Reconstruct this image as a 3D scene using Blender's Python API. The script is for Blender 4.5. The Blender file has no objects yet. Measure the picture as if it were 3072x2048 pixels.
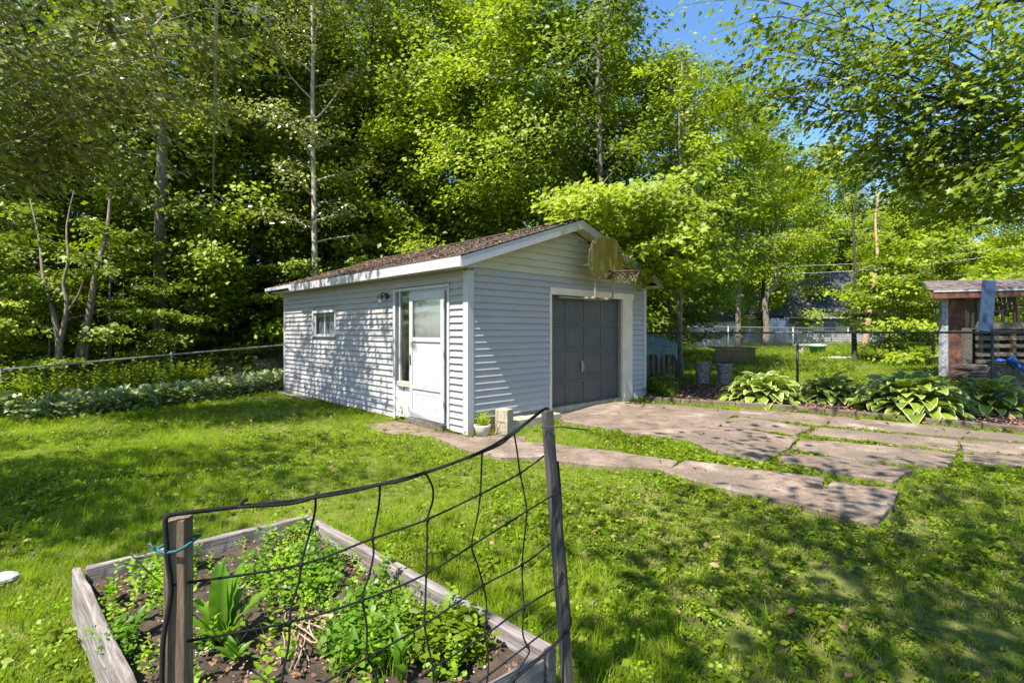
import bpy, math, random
import numpy as np
from mathutils import Vector, Matrix, Euler

R_ = random.Random(7)
RG = np.random.default_rng(11)
SC = bpy.context.scene
COL = SC.collection

# ------------------------------------------------------------------ camera, light
F_PX, CX, HY = 1542.0, 1536.0, 992.0          # focal length (px of a 3072 wide frame), centre column, horizon row
CAM_Z = 1.5
cam_d = bpy.data.cameras.new('camera')
cam = bpy.data.objects.new('camera', cam_d); COL.objects.link(cam)
cam.location = (0, 0, CAM_Z); cam.rotation_euler = (math.radians(90), 0, 0)
cam_d.sensor_width = 36; cam_d.lens = 36 * F_PX / 3072
cam_d.shift_y = -32 / 3072
cam_d.clip_start = 0.05; cam_d.clip_end = 3000
SC.camera = cam

SUN_H = Vector((0.4036, 0.4871))                 # ground distance a sun ray covers while it falls one metre
sun_from = Vector((-SUN_H.x, -SUN_H.y, 1)).normalized()
SUN_EL = math.asin(sun_from.z)
world = bpy.data.worlds.new('World'); SC.world = world; world.use_nodes = True
wn = world.node_tree; wn.nodes.clear()
sky = wn.nodes.new('ShaderNodeTexSky'); sky.sky_type = 'NISHITA'; sky.sun_disc = False
sky.sun_elevation = SUN_EL
sky.sun_rotation = math.atan2(sun_from.x, sun_from.y)
sky.air_density = 1.0; sky.dust_density = 0.6; sky.ozone_density = 3.5
bg = wn.nodes.new('ShaderNodeBackground'); bg.inputs['Strength'].default_value = 0.115
wo = wn.nodes.new('ShaderNodeOutputWorld')
hs_ = wn.nodes.new('ShaderNodeHueSaturation'); hs_.inputs['Saturation'].default_value = 1.15
wn.links.new(sky.outputs[0], hs_.inputs['Color']); wn.links.new(hs_.outputs[0], bg.inputs[0]); wn.links.new(bg.outputs[0], wo.inputs[0])
sd = bpy.data.lights.new('sun', 'SUN'); sd.energy = 5.0; sd.angle = math.radians(0.55); sd.color = (1.0, 0.94, 0.84)
sun = bpy.data.objects.new('sun', sd); COL.objects.link(sun)
sun.rotation_euler = sun_from.to_track_quat('Z', 'Y').to_euler()
SC.view_settings.view_transform = 'Standard'; SC.view_settings.look = 'None'
SC.view_settings.exposure = 1.38; SC.view_settings.gamma = 1.0
SC.view_settings.use_curve_mapping = False
SC.cycles.use_denoising = True
SC.cycles.max_bounces = 8; SC.cycles.diffuse_bounces = 4; SC.cycles.transmission_bounces = 6; SC.cycles.transparent_max_bounces = 8
SC.cycles.sample_clamp_indirect = 6

# ------------------------------------------------------------------ tags
def tag(o, label=None, cat=None, group=None, kind=None):
    if label: o['label'] = label
    if cat: o['category'] = cat
    if group: o['group'] = group
    if kind: o['kind'] = kind
    return o
def empty(name, loc=(0, 0, 0), rz=0.0, parent=None):
    o = bpy.data.objects.new(name, None); COL.objects.link(o)
    o.location = loc; o.rotation_euler = (0, 0, rz); o.empty_display_size = 0.1
    if parent: o.parent = parent
    return o

# ------------------------------------------------------------------ materials
def new_mat(name):
    m = bpy.data.materials.new(name); m.use_nodes = True
    nt = m.node_tree; nt.nodes.clear()
    return m, nt
def N(nt, t, **kw):
    n = nt.nodes.new(t)
    for k, v in kw.items(): setattr(n, k, v)
    return n
def ramp(nt, stops):
    r = N(nt, 'ShaderNodeValToRGB'); e = r.color_ramp.elements
    while len(e) > 1: e.remove(e[-1])
    e[0].position = stops[0][0]; e[0].color = (*stops[0][1], 1)
    for p, c in stops[1:]:
        x = e.new(p); x.color = (*c, 1)
    return r
def coords(nt, scale=(1, 1, 1), world=False):
    mp = N(nt, 'ShaderNodeMapping'); mp.inputs['Scale'].default_value = scale
    if world:
        g = N(nt, 'ShaderNodeNewGeometry'); nt.links.new(g.outputs['Position'], mp.inputs[0])
    else:
        tc = N(nt, 'ShaderNodeTexCoord'); nt.links.new(tc.outputs['Object'], mp.inputs[0])
    return mp
def noise(nt, mp, scale, detail=6, rough=0.6, dist=0):
    n = N(nt, 'ShaderNodeTexNoise'); n.inputs['Scale'].default_value = scale
    n.inputs['Detail'].default_value = detail; n.inputs['Roughness'].default_value = rough
    n.inputs['Distortion'].default_value = dist
    nt.links.new(mp.outputs[0], n.inputs['Vector'])
    return n
def surf(name, stops, scale=6, stretch=(1, 1, 1), rough=0.8, bump=0.2, bscale=None, world=False, detail=8, metal=0, spec=0.4, second=None, dist=0):
    """noise-coloured opaque surface; second = (scale, colour, low, high) adds a patchy overlay"""
    m, nt = new_mat(name)
    mp = coords(nt, stretch, world)
    n = noise(nt, mp, scale, detail, 0.65, dist)
    r = ramp(nt, stops); nt.links.new(n.outputs[0], r.inputs[0])
    col = r.outputs[0]
    if second:
        for (s2, c2, lo, hi) in second:
            n2 = noise(nt, mp, s2, 5, 0.6)
            r2 = ramp(nt, [(lo, (0, 0, 0)), (hi, (1, 1, 1))]); nt.links.new(n2.outputs[0], r2.inputs[0])
            mx = N(nt, 'ShaderNodeMixRGB'); nt.links.new(r2.outputs[0], mx.inputs[0]); nt.links.new(col, mx.inputs[1])
            mx.inputs[2].default_value = (*c2, 1); col = mx.outputs[0]
    b = N(nt, 'ShaderNodeBsdfPrincipled'); nt.links.new(col, b.inputs['Base Color'])
    b.inputs['Roughness'].default_value = rough; b.inputs['Metallic'].default_value = metal
    b.inputs['Specular IOR Level'].default_value = spec
    if bump:
        n3 = noise(nt, mp, bscale or scale * 3, 8, 0.7)
        bp = N(nt, 'ShaderNodeBump'); bp.inputs['Strength'].default_value = bump; bp.inputs['Distance'].default_value = 0.02
        nt.links.new(n3.outputs[0], bp.inputs['Height']); nt.links.new(bp.outputs[0], b.inputs['Normal'])
    o = N(nt, 'ShaderNodeOutputMaterial'); nt.links.new(b.outputs[0], o.inputs[0])
    return m
def leafmat(name, dark, mid, light, trans=0.35, rough=0.45, wscale=0.6, gloss=0.4, transcol=(1.25, 1.32, 0.45)):
    """thin leaf: colour varies leaf by leaf ('var') and in clumps"""
    m, nt = new_mat(name)
    at = N(nt, 'ShaderNodeAttribute'); at.attribute_name = 'var'
    mp = coords(nt, (1, 1, 1), True); n = noise(nt, mp, wscale, 3, 0.6)
    ad = N(nt, 'ShaderNodeMath', operation='MULTIPLY_ADD'); nt.links.new(at.outputs['Fac'], ad.inputs[0]); ad.inputs[1].default_value = 0.6
    sc = N(nt, 'ShaderNodeMath', operation='MULTIPLY_ADD'); nt.links.new(n.outputs[0], sc.inputs[0]); sc.inputs[1].default_value = 1.7; sc.inputs[2].default_value = -0.65
    nt.links.new(sc.outputs[0], ad.inputs[2])
    r = ramp(nt, [(0.0, dark), (0.5, mid), (1.0, light)]); nt.links.new(ad.outputs[0], r.inputs[0])
    b = N(nt, 'ShaderNodeBsdfPrincipled'); nt.links.new(r.outputs[0], b.inputs['Base Color'])
    b.inputs['Roughness'].default_value = rough; b.inputs['Specular IOR Level'].default_value = gloss
    t = N(nt, 'ShaderNodeBsdfTranslucent')
    mu = N(nt, 'ShaderNodeMixRGB', blend_type='MULTIPLY'); mu.inputs[0].default_value = 1
    nt.links.new(r.outputs[0], mu.inputs[1]); mu.inputs[2].default_value = (*transcol, 1)
    nt.links.new(mu.outputs[0], t.inputs[0])
    mx = N(nt, 'ShaderNodeMixShader'); mx.inputs[0].default_value = trans
    nt.links.new(b.outputs[0], mx.inputs[1]); nt.links.new(t.outputs[0], mx.inputs[2])
    o = N(nt, 'ShaderNodeOutputMaterial'); nt.links.new(mx.outputs[0], o.inputs[0])
    return m

M = {}
M['siding'] = surf('siding_vinyl', [(0.3, (.325, .303, .303)), (0.7, (.378, .355, .355))], 2.5, (1, 1, 3), .45, .05, second=[(7, (.38, .38, .36), .62, .85)])
M['gable'] = surf('gable_vinyl', [(0.3, (.41, .37, .265)), (0.7, (.50, .46, .345))], 1.6, (1, 1, 5), .5, .05, second=[(3, (.45, .40, .22), .58, .85)])
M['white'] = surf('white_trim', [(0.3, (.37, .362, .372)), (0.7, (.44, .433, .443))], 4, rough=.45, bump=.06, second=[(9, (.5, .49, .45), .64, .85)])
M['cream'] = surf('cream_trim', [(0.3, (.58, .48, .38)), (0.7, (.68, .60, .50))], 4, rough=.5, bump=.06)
M['peel'] = surf('peeling_paint', [(0.46, (.72, .72, .70)), (0.50, (.20, .20, .13))], 16, (1, 1, .7), .8, .4, second=[(5, (.74, .74, .73), .44, .56)])
M['sill'] = surf('mossy_sill', [(0.4, (.62, .62, .56)), (0.6, (.22, .26, .14))], 12, rough=.8, bump=.4)
M['gdoor'] = surf('grey_door_paint', [(0.3, (.066, .064, .064)), (0.7, (.086, .083, .083))], 3, rough=.55, bump=.05, second=[(2, (.11, .11, .11), .55, .8)])
M['panel'] = surf('door_panel_paint', [(0.3, (.36, .355, .36)), (0.7, (.43, .425, .43))], 5, rough=.5, bump=.05, second=[(6, (.30, .30, .31), .6, .85)])
M['roof'] = surf('roof_shingles', [(0.3, (.055, .045, .042)), (0.7, (.12, .09, .075))], 20, rough=.95, bump=.5, bscale=150)
M['roofgrey'] = surf('dark_blue_shingles', [(0.3, (.03, .035, .05)), (0.7, (.07, .075, .10))], 8, rough=.9, bump=.4)
M['litter'] = surf('dry_leaves', [(0.3, (.09, .045, .025)), (0.55, (.22, .12, .065)), (0.75, (.42, .28, .17))], 9, rough=.9, bump=0, world=True)
M['rooflitter'] = surf('roof_leaf_litter', [(0.3, (.10, .055, .035)), (0.55, (.22, .13, .075)), (0.75, (.42, .29, .17))], 9, rough=.9, bump=0, world=True)
M['mulch'] = surf('red_mulch', [(0.3, (.16, .07, .045)), (0.55, (.36, .16, .10)), (0.75, (.50, .28, .19))], 12, rough=.9, bump=0, world=True)
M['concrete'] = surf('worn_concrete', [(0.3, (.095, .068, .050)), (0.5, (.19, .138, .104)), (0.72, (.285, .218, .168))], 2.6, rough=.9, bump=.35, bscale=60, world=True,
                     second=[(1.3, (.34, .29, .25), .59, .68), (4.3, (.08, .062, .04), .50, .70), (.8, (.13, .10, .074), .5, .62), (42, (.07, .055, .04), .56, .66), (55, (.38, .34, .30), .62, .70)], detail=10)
M['block'] = surf('cinder_block', [(0.3, (.25, .21, .15)), (0.7, (.42, .37, .28))], 9, rough=.95, bump=.5, bscale=80)
M['kerb'] = surf('edging_concrete', [(0.3, (.07, .05, .035)), (0.7, (.17, .125, .09))], 5, rough=.95, bump=.5, bscale=60, world=True, second=[(4, (.09, .11, .04), .55, .75)])
M['soil'] = surf('garden_soil', [(0.3, (.028, .020, .015)), (0.6, (.075, .052, .038)), (0.8, (.16, .12, .09))], 14, rough=1, bump=.8, bscale=40, world=True)
M['ground'] = surf('lawn_ground', [(0.3, (.06, .08, .012)), (0.55, (.12, .135, .02)), (0.8, (.19, .165, .06))], 5, rough=1, bump=.6, bscale=30, world=True,
                   second=[(.9, (.14, .10, .065), .60, .78)])
M['wood'] = surf('weathered_wood', [(0.28, (.07, .055, .05)), (0.5, (.20, .17, .155)), (0.75, (.38, .34, .33))], 3.2, (1.2, 14, 14), .85, .5, bscale=9, detail=10, dist=.6,
                 second=[(1.2, (.33, .33, .37), .54, .74)])
M['postwood'] = surf('post_wood', [(0.28, (.05, .034, .022)), (0.5, (.14, .095, .062)), (0.75, (.29, .21, .14))], 2.6, (26, 26, 2), .85, .5, bscale=5, detail=10)
M['postdark'] = surf('dark_post_wood', [(0.28, (.03, .025, .022)), (0.5, (.075, .065, .06)), (0.75, (.17, .15, .14))], 2.6, (26, 26, 2), .85, .5, bscale=5, detail=10)
M['bark'] = surf('grey_bark', [(0.3, (.07, .055, .042)), (0.5, (.16, .13, .10)), (0.75, (.32, .28, .23))], 6, (5, 5, 1), .9, .7, bscale=12)
M['palebark'] = surf('pale_bark', [(0.3, (.15, .10, .075)), (0.5, (.38, .33, .29)), (0.75, (.58, .54, .49))], 5, (2, 2, 1.2), .85, .4, bscale=14)
M['darkbark'] = surf('dark_bark', [(0.3, (.018, .015, .012)), (0.55, (.05, .04, .03)), (0.8, (.11, .09, .07))], 6, (5, 5, 1), .95, .7, bscale=12)
M['tanbark'] = surf('tan_bark', [(0.3, (.20, .12, .07)), (0.55, (.38, .24, .14)), (0.8, (.52, .38, .27))], 5, (3, 3, 1), .9, .5, bscale=12)
M['galv'] = surf('galvanised_steel', [(0.3, (.22, .23, .24)), (0.7, (.34, .35, .36))], 20, rough=.4, bump=.05, metal=.55)
M['blackwire'] = surf('black_coated_steel', [(0.3, (.03, .035, .035)), (0.7, (.07, .075, .075))], 20, rough=.5, bump=.05)
M['rope'] = surf('black_net_cord', [(0.3, (.004, .004, .005)), (0.7, (.012, .012, .013))], 60, rough=.95, bump=.5, bscale=220)
M['teal'] = surf('teal_twine', [(0.3, (.006, .055, .075)), (0.7, (.015, .12, .15))], 40, rough=.7, bump=.2)
M['board'] = surf('yellowed_acrylic', [(0.32, (.11, .08, .006)), (0.5, (.19, .145, .012)), (0.70, (.38, .31, .10))], 2.4, (7, 1, 1.0), .75, .03, dist=1.2)
M['rust'] = surf('rusty_iron', [(0.3, (.03, .015, .012)), (0.6, (.10, .045, .03)), (0.8, (.2, .1, .06))], 15, rough=.8, bump=.3)
M['metal'] = surf('painted_bracket', [(0.3, (.20, .17, .11)), (0.7, (.34, .30, .20))], 10, rough=.6, bump=.1)
M['black'] = surf('black_metal', [(0.3, (.012, .012, .012)), (0.7, (.03, .03, .03))], 10, rough=.4, bump=.05)
M['netwhite'] = surf('hoop_net_cord', [(0.3, (.16, .13, .08)), (0.7, (.28, .24, .16))], 20, rough=.8, bump=.1)
M['dark'] = surf('dark_interior', [(0.3, (.010, .010, .009)), (0.7, (.03, .028, .024))], 3, rough=.9, bump=0)  # near-black colour stands in for the shade of interiors and under the deck
M['curtain'] = surf('curtain_cloth', [(0.35, (.12, .13, .15)), (0.65, (.55, .56, .60))], 7, (6, 6, .2), .9, .0)
M['pot'] = surf('cream_pot', [(0.3, (.46, .40, .32)), (0.7, (.62, .56, .47))], 8, rough=.7, bump=.2)
M['speckle'] = surf('speckled_planter', [(0.52, (.012, .013, .015)), (0.57, (.42, .42, .45))], 75, rough=.5, bump=.05, detail=2)
M['tarp'] = surf('teal_tarp', [(0.3, (.045, .10, .11)), (0.7, (.10, .19, .20))], 4, rough=.4, bump=.5, bscale=7, second=[(9, (.35, .42, .42), .66, .75)])
M['greytrim'] = surf('patchy_grey_trim', [(0.35, (.10, .10, .11)), (0.5, (.30, .31, .34)), (0.7, (.42, .43, .46))], 9, rough=.8, bump=.3)  # grey trim broken by darker patches
M['bluepaint'] = surf('blue_painted_board', [(0.3, (.018, .038, .085)), (0.7, (.04, .07, .14))], 8, rough=.6, bump=.1)
M['blueplastic'] = surf('blue_plastic', [(0.3, (.005, .05, .30)), (0.7, (.02, .12, .5))], 8, rough=.35, bump=.0)
M['redwood'] = surf('shadowed_red_boards', [(0.35, (.045, .025, .02)), (0.52, (.14, .055, .035)), (0.75, (.30, .13, .08))], 5.5, rough=.8, bump=.2, second=[(2, (.07, .045, .035), .5, .65)])  # dark stops and patches put shadow into the red-brown board colour
M['greywood'] = surf('old_grey_boards', [(0.3, (.05, .045, .035)), (0.55, (.12, .105, .085)), (0.8, (.26, .22, .18))], 4, (1, 8, 8), .9, .4)
M['sunlit_wood'] = surf('sunlit_cedar', [(0.3, (.30, .13, .05)), (0.7, (.55, .30, .13))], 6, (1, 6, 6), .8, .2)  # warm sunlight put into the wood colour
M['shingle2'] = surf('worn_brown_shingle', [(0.3, (.06, .045, .04)), (0.55, (.17, .13, .12)), (0.8, (.38, .31, .29))], 9, rough=.95, bump=.5, bscale=40)
M['chair'] = surf('faded_wicker', [(0.3, (.10, .08, .065)), (0.7, (.26, .21, .18))], 20, rough=.8, bump=.2)
M['greenplastic'] = surf('green_plastic', [(0.3, (.01, .16, .09)), (0.7, (.03, .30, .17))], 8, rough=.4, bump=0)
M['bluesiding'] = surf('slate_blue_siding', [(0.3, (.06, .09, .15)), (0.7, (.11, .15, .23))], 6, rough=.6, bump=.1)
M['planter'] = surf('brown_planter_boards', [(0.3, (.13, .08, .05)), (0.7, (.30, .20, .13))], 6, (1, 5, 5), .85, .3)
M['stone'] = surf('pale_stone', [(0.3, (.35, .32, .28)), (0.7, (.62, .58, .54))], 6, rough=.9, bump=.5)
M['twig'] = surf('dead_twig', [(0.3, (.16, .10, .06)), (0.7, (.36, .28, .20))], 10, rough=.9, bump=.2)

G1 = ((.055, .085, .004), (.14, .20, .008), (.28, .35, .018))
M['leaf_bright'] = leafmat('maple_leaf_bright', (.10, .145, .004), (.23, .305, .009), (.39, .455, .024), .45, .5, .7)
M['leaf_mid'] = leafmat('maple_leaf_green', *G1, .38, .48, .7)
M['leaf_dark'] = leafmat('forest_leaf', (.045, .07, .004), (.105, .15, .008), (.22, .27, .018), .40, .5, .5)
M['leaf_olive'] = leafmat('olive_leaf', (.085, .11, .018), (.18, .21, .04), (.36, .38, .16), .38, .28, 1.2, .6)
M['pine'] = leafmat('pine_needles', (.03, .05, .008), (.06, .09, .012), (.11, .14, .02), .2, .6, .8)
M['grass'] = leafmat('grass_blades', (.105, .160, .006), (.22, .325, .012), (.38, .46, .035), .5, .6, .9, .15)
M['weed_leaf'] = leafmat('broadleaf_weeds', (.06, .095, .004), (.13, .19, .007), (.25, .31, .02), .42, .5, 1.1, .25)  # deeper green of clover and broad weeds
M['dry'] = leafmat('dry_grass', (.16, .11, .05), (.30, .22, .11), (.45, .36, .2), .3, .7, 2, .1, (1, 1, .7))
M['lime'] = leafmat('lime_sorrel', (.10, .19, .008), (.20, .34, .012), (.34, .46, .03), .45, .5, 2)
M['goutweed'] = leafmat('variegated_ground_cover', (.10, .14, .03), (.22, .28, .11), (.48, .52, .32), .3, .5, 2.2, .3, (1.1, 1.15, .6))
M['bigleaf'] = leafmat('large_garden_leaf', (.05, .12, .008), (.10, .21, .015), (.17, .30, .02), .45, .4, 3, .4)
M['hosta_green'] = leafmat('hosta_centre', (.09, .14, .012), (.17, .245, .02), (.25, .33, .03), .35, .35, 3, .5)
M['hosta_cream'] = leafmat('hosta_margin', (.34, .39, .15), (.46, .50, .22), (.60, .63, .32), .25, .4, 3, .4, (1, 1.05, .6))

def glassmat():
    m, nt = new_mat('window_glass')
    b = N(nt, 'ShaderNodeBsdfPrincipled'); b.inputs['Base Color'].default_value = (.9, .93, .93, 1)
    b.inputs['Roughness'].default_value = .04; b.inputs['Transmission Weight'].default_value = 1; b.inputs['IOR'].default_value = 1.45
    t = N(nt, 'ShaderNodeBsdfTransparent'); t.inputs[0].default_value = (.82, .85, .85, 1)
    gl = N(nt, 'ShaderNodeBsdfGlossy'); gl.inputs['Roughness'].default_value = .05
    mx = N(nt, 'ShaderNodeMixShader'); mx.inputs[0].default_value = .16
    nt.links.new(t.outputs[0], mx.inputs[1]); nt.links.new(gl.outputs[0], mx.inputs[2])
    o = N(nt, 'ShaderNodeOutputMaterial'); nt.links.new(mx.outputs[0], o.inputs[0])
    return m
M['glass'] = glassmat()

# ------------------------------------------------------------------ mesh building
class MB:
    def __init__(s): s.v = []; s.f = []; s.mi = []
    def add(s, vs, fs, mi=0):
        o = len(s.v); s.v += [tuple(p) for p in vs]
        s.f += [tuple(i + o for i in f) for f in fs]; s.mi += [mi] * len(fs)
        return s
    def box(s, x0, x1, y0, y1, z0, z1, mi=0, mat=None):
        vs = [Vector((x, y, z)) for z in (z0, z1) for y in (y0, y1) for x in (x0, x1)]
        if mat: vs = [mat @ p for p in vs]
        return s.add(vs, [(0, 2, 3, 1), (4, 5, 7, 6), (0, 1, 5, 4), (2, 6, 7, 3), (0, 4, 6, 2), (1, 3, 7, 5)], mi)
    def bar(s, p, q, w, h, up=(0, 0, 1), mi=0):
        """box of section w x h from p to q"""
        p = Vector(p); q = Vector(q); d = (q - p); L = d.length; d.normalize()
        up = Vector(up)
        if abs(d.dot(up)) > .98: up = Vector((0, 1, 0))
        sx = d.cross(up).normalized(); sz = sx.cross(d).normalized()
        vs = []
        for c in (p, q):
            for a, b in ((-1, -1), (1, -1), (1, 1), (-1, 1)):
                vs.append(c + sx * (a * w / 2) + sz * (b * h / 2))
        return s.add(vs, [(0, 3, 2, 1), (4, 5, 6, 7), (0, 1, 5, 4), (1, 2, 6, 5), (2, 3, 7, 6), (3, 0, 4, 7)], mi)
    def tube(s, pts, r, n=6, mi=0, cap=True):
        pts = [Vector(p) for p in pts]
        if not hasattr(r, '__len__'): r = [r] * len(pts)
        vs = []; fs = []
        ref = Vector((0.13, 0.27, 0.95))
        for i, p in enumerate(pts):
            d = (pts[min(i + 1, len(pts) - 1)] - pts[max(i - 1, 0)])
            if d.length < 1e-9: d = Vector((0, 0, 1))
            d.normalize()
            if abs(d.dot(ref)) > .95: rr = Vector((1, 0, 0))
            else: rr = ref
            if i == 0: a = d.cross(rr).normalized()
            else:
                a = (a - d * a.dot(d))
                a = a.normalized() if a.length > 1e-6 else d.cross(rr).normalized()
            b = d.cross(a)
            for k in range(n):
                t = 2 * math.pi * k / n
                vs.append(p + (a * math.cos(t) + b * math.sin(t)) * r[i])
        for i in range(len(pts) - 1):
            for k in range(n):
                k2 = (k + 1) % n
                fs.append((i * n + k, i * n + k2, (i + 1) * n + k2, (i + 1) * n + k))
        if cap:
            fs.append(tuple(range(n - 1, -1, -1))); o = (len(pts) - 1) * n; fs.append(tuple(o + k for k in range(n)))
        return s.add(vs, fs, mi)
    def lathe(s, prof, n=20, c=(0, 0, 0), mi=0):
        vs = []; fs = []
        for (r, z) in prof:
            for k in range(n):
                t = 2 * math.pi * k / n
                vs.append((c[0] + r * math.cos(t), c[1] + r * math.sin(t), c[2] + z))
        for i in range(len(prof) - 1):
            for k in range(n):
                k2 = (k + 1) % n
                fs.append((i * n + k, i * n + k2, (i + 1) * n + k2, (i + 1) * n + k))
        return s.add(vs, fs, mi)
    def prism(s, top, bottom, mi=0):
        n = len(top)
        return s.add(list(top) + list(bottom), [tuple(range(n)), tuple(range(2 * n - 1, n - 1, -1))] +
                     [(i, i + n, (i + 1) % n + n, (i + 1) % n) for i in range(n)], mi)
    def build(s, name, mats, parent=None, smooth=False, bevel=0):
        me = bpy.data.meshes.new(name); me.from_pydata([tuple(p) for p in s.v], [], s.f)
        if not isinstance(mats, (list, tuple)): mats = [mats]
        for m in mats: me.materials.append(m)
        if len(mats) > 1: me.polygons.foreach_set('material_index', s.mi)
        if smooth: me.polygons.foreach_set('use_smooth', [True] * len(me.polygons))
        me.update()
        o = bpy.data.objects.new(name, me); COL.objects.link(o)
        if parent: o.parent = parent
        if bevel:
            b = o.modifiers.new('bevel', 'BEVEL'); b.width = bevel; b.segments = 2; b.limit_method = 'ANGLE'
        return o
def box_obj(name, x0, x1, y0, y1, z0, z1, m, parent=None, bevel=0):
    return MB().box(x0, x1, y0, y1, z0, z1).build(name, m, parent, bevel=bevel)

# leaf templates: (verts, tris)
T_RHOMB = (np.array([(0, 0, 0), (.36, .48, .07), (0, 1, -.03), (-.36, .48, .07)]), [(0, 1, 2), (0, 2, 3)])
_ml = [(0, 0), (.17, .10), (.46, .08), (.34, .30), (.56, .56), (.25, .56), (.13, .72), (0, 1.0), (-.13, .72), (-.25, .56), (-.56, .56), (-.34, .30), (-.46, .08), (-.17, .10)]
T_MAPLE = (np.array([(0, .38, -.05)] + [(x, y, .06 * abs(x) / .5) for x, y in _ml]), [(0, i + 1, (i + 1) % len(_ml) + 1) for i in range(len(_ml))])
T_OVAL = (np.array([(0, 0, 0), (.22, .25, .05), (.27, .55, .06), (0, 1, 0), (-.27, .55, .06), (-.22, .25, .05), (0, .45, 0)]), [(6, i, (i + 1) % 6) for i in range(6)])
T_ROUND = (np.array([(0, .5, .02)] + [(.45 * math.sin(a), .5 - .5 * math.cos(a), .0) for a in np.linspace(0, 2 * math.pi, 7)[:-1]]), [(0, i + 1, (i + 1) % 6 + 1) for i in range(6)])
T_LANCE = (np.array([(0, 0, 0), (.10, .35, .03), (0, 1, -.12), (-.10, .35, .03), (0, .4, -.0)]), [(4, 0, 1), (4, 1, 2), (4, 2, 3), (4, 3, 0)])

def leaves_mesh(name, C, Nn, T, size, var, tmpl, mat):
    """C centres, Nn normals, T leaf directions, size, var (per leaf)"""
    C = np.asarray(C, float); n = len(C)
    Nn = Nn / (np.linalg.norm(Nn, axis=1, keepdims=True) + 1e-9)
    T = T - Nn * (T * Nn).sum(1, keepdims=True); T = T / (np.linalg.norm(T, axis=1, keepdims=True) + 1e-9)
    B = np.cross(T, Nn)
    tv, tf = tmpl; k = len(tv)
    V = C[:, None, :] + size[:, None, None] * (tv[None, :, 0:1] * B[:, None, :] + tv[None, :, 1:2] * T[:, None, :] + tv[None, :, 2:3] * Nn[:, None, :])
    V = V.reshape(-1, 3).astype(np.float32)
    tf = np.array(tf, np.int32); q = tf.shape[1]
    Fi = (np.arange(n, dtype=np.int32)[:, None, None] * k + tf[None]).reshape(-1)
    nf = n * len(tf)
    me = bpy.data.meshes.new(name)
    me.vertices.add(len(V)); me.vertices.foreach_set('co', V.ravel())
    me.loops.add(nf * q); me.loops.foreach_set('vertex_index', Fi)
    me.polygons.add(nf); me.polygons.foreach_set('loop_start', np.arange(0, nf * q, q, dtype=np.int32))
    try: me.polygons.foreach_set('loop_total', np.full(nf, q, np.int32))
    except Exception: pass
    a = me.attributes.new('var', 'FLOAT', 'FACE'); a.data.foreach_set('value', np.repeat(var, len(tf)).astype(np.float32))
    me.materials.append(mat); me.update(calc_edges=True); 
    return me
def link(name, me, parent=None, loc=None, rot=None):
    o = bpy.data.objects.new(name, me); COL.objects.link(o)
    if parent: o.parent = parent
    if loc is not None: o.location = loc
    if rot is not None: o.rotation_euler = rot
    return o

# ------------------------------------------------------------------ terrain
def S(t):
    t = np.clip(t, 0, 1); return t * t * (3 - 2 * t)
def gz(x, y):
    x = np.asarray(x, float); y = np.asarray(y, float)
    g = .12 * S((x + .2) / 2.2) * S((y - 5.2) / 3.3)
    g = g + .18 * S((y - 9.9) / 2.0) * S((x - 1.5) / 2.5)
    g = g + .22 * S((y - 13) / 12) * S(x / 3)
    sd_ = (x + 9.96) * -.83 + (y - 10.0) * .558
    g = g - .30 * S((sd_ + 2.0) / 2.0) * S((15.5 - y) / 6)
    g = g + .012 * np.sin(x * 2.1 + .4) * np.sin(y * 1.7) + .006 * np.sin(x * 5.3) * np.sin(y * 4.9 + 1)
    return g
def g1(x, y): return float(gz(x, y))
def GP(u, v, off=0.0):
    """point of the ground seen at photo pixel (u, v)"""
    z = 0.0
    for _ in range(8):
        Y = F_PX * (CAM_Z - z) / (v - HY); X = (u - CX) / F_PX * Y; z = g1(X, Y) + off
    return Vector((X, Y, z))
def PT(u, v, Y): return Vector(((u - CX) / F_PX * Y, Y, CAM_Z - (v - HY) * Y / F_PX))

def axis(lo, hi, mid_lo, mid_hi, fine, ratio=1.12):
    a = list(np.arange(mid_lo, mid_hi + 1e-6, fine)); s = fine
    x = mid_hi
    while x < hi: s *= ratio; x += s; a.append(x)
    s = fine; x = mid_lo; b = []
    while x > lo: s *= ratio; x -= s; b.append(x)
    return np.array(b[::-1] + a)
gx = axis(-250, 250, -9, 12, .22); gy = axis(-120, 600, 0, 16, .22)
GX, GY = np.meshgrid(gx, gy); GZ = gz(GX, GY) - .012
vs = np.stack([GX.ravel(), GY.ravel(), GZ.ravel()], 1); nx = len(gx)
fs = [(j * nx + i, j * nx + i + 1, (j + 1) * nx + i + 1, (j + 1) * nx + i) for j in range(len(gy) - 1) for i in range(nx - 1)]
gm = bpy.data.meshes.new('ground'); gm.from_pydata(vs.tolist(), [], fs); gm.materials.append(M['ground'])
gm.polygons.foreach_set('use_smooth', [True] * len(gm.polygons))
ground = link('ground', gm); tag(ground, 'uneven back yard ground under the grass', 'ground', kind='structure')

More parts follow.
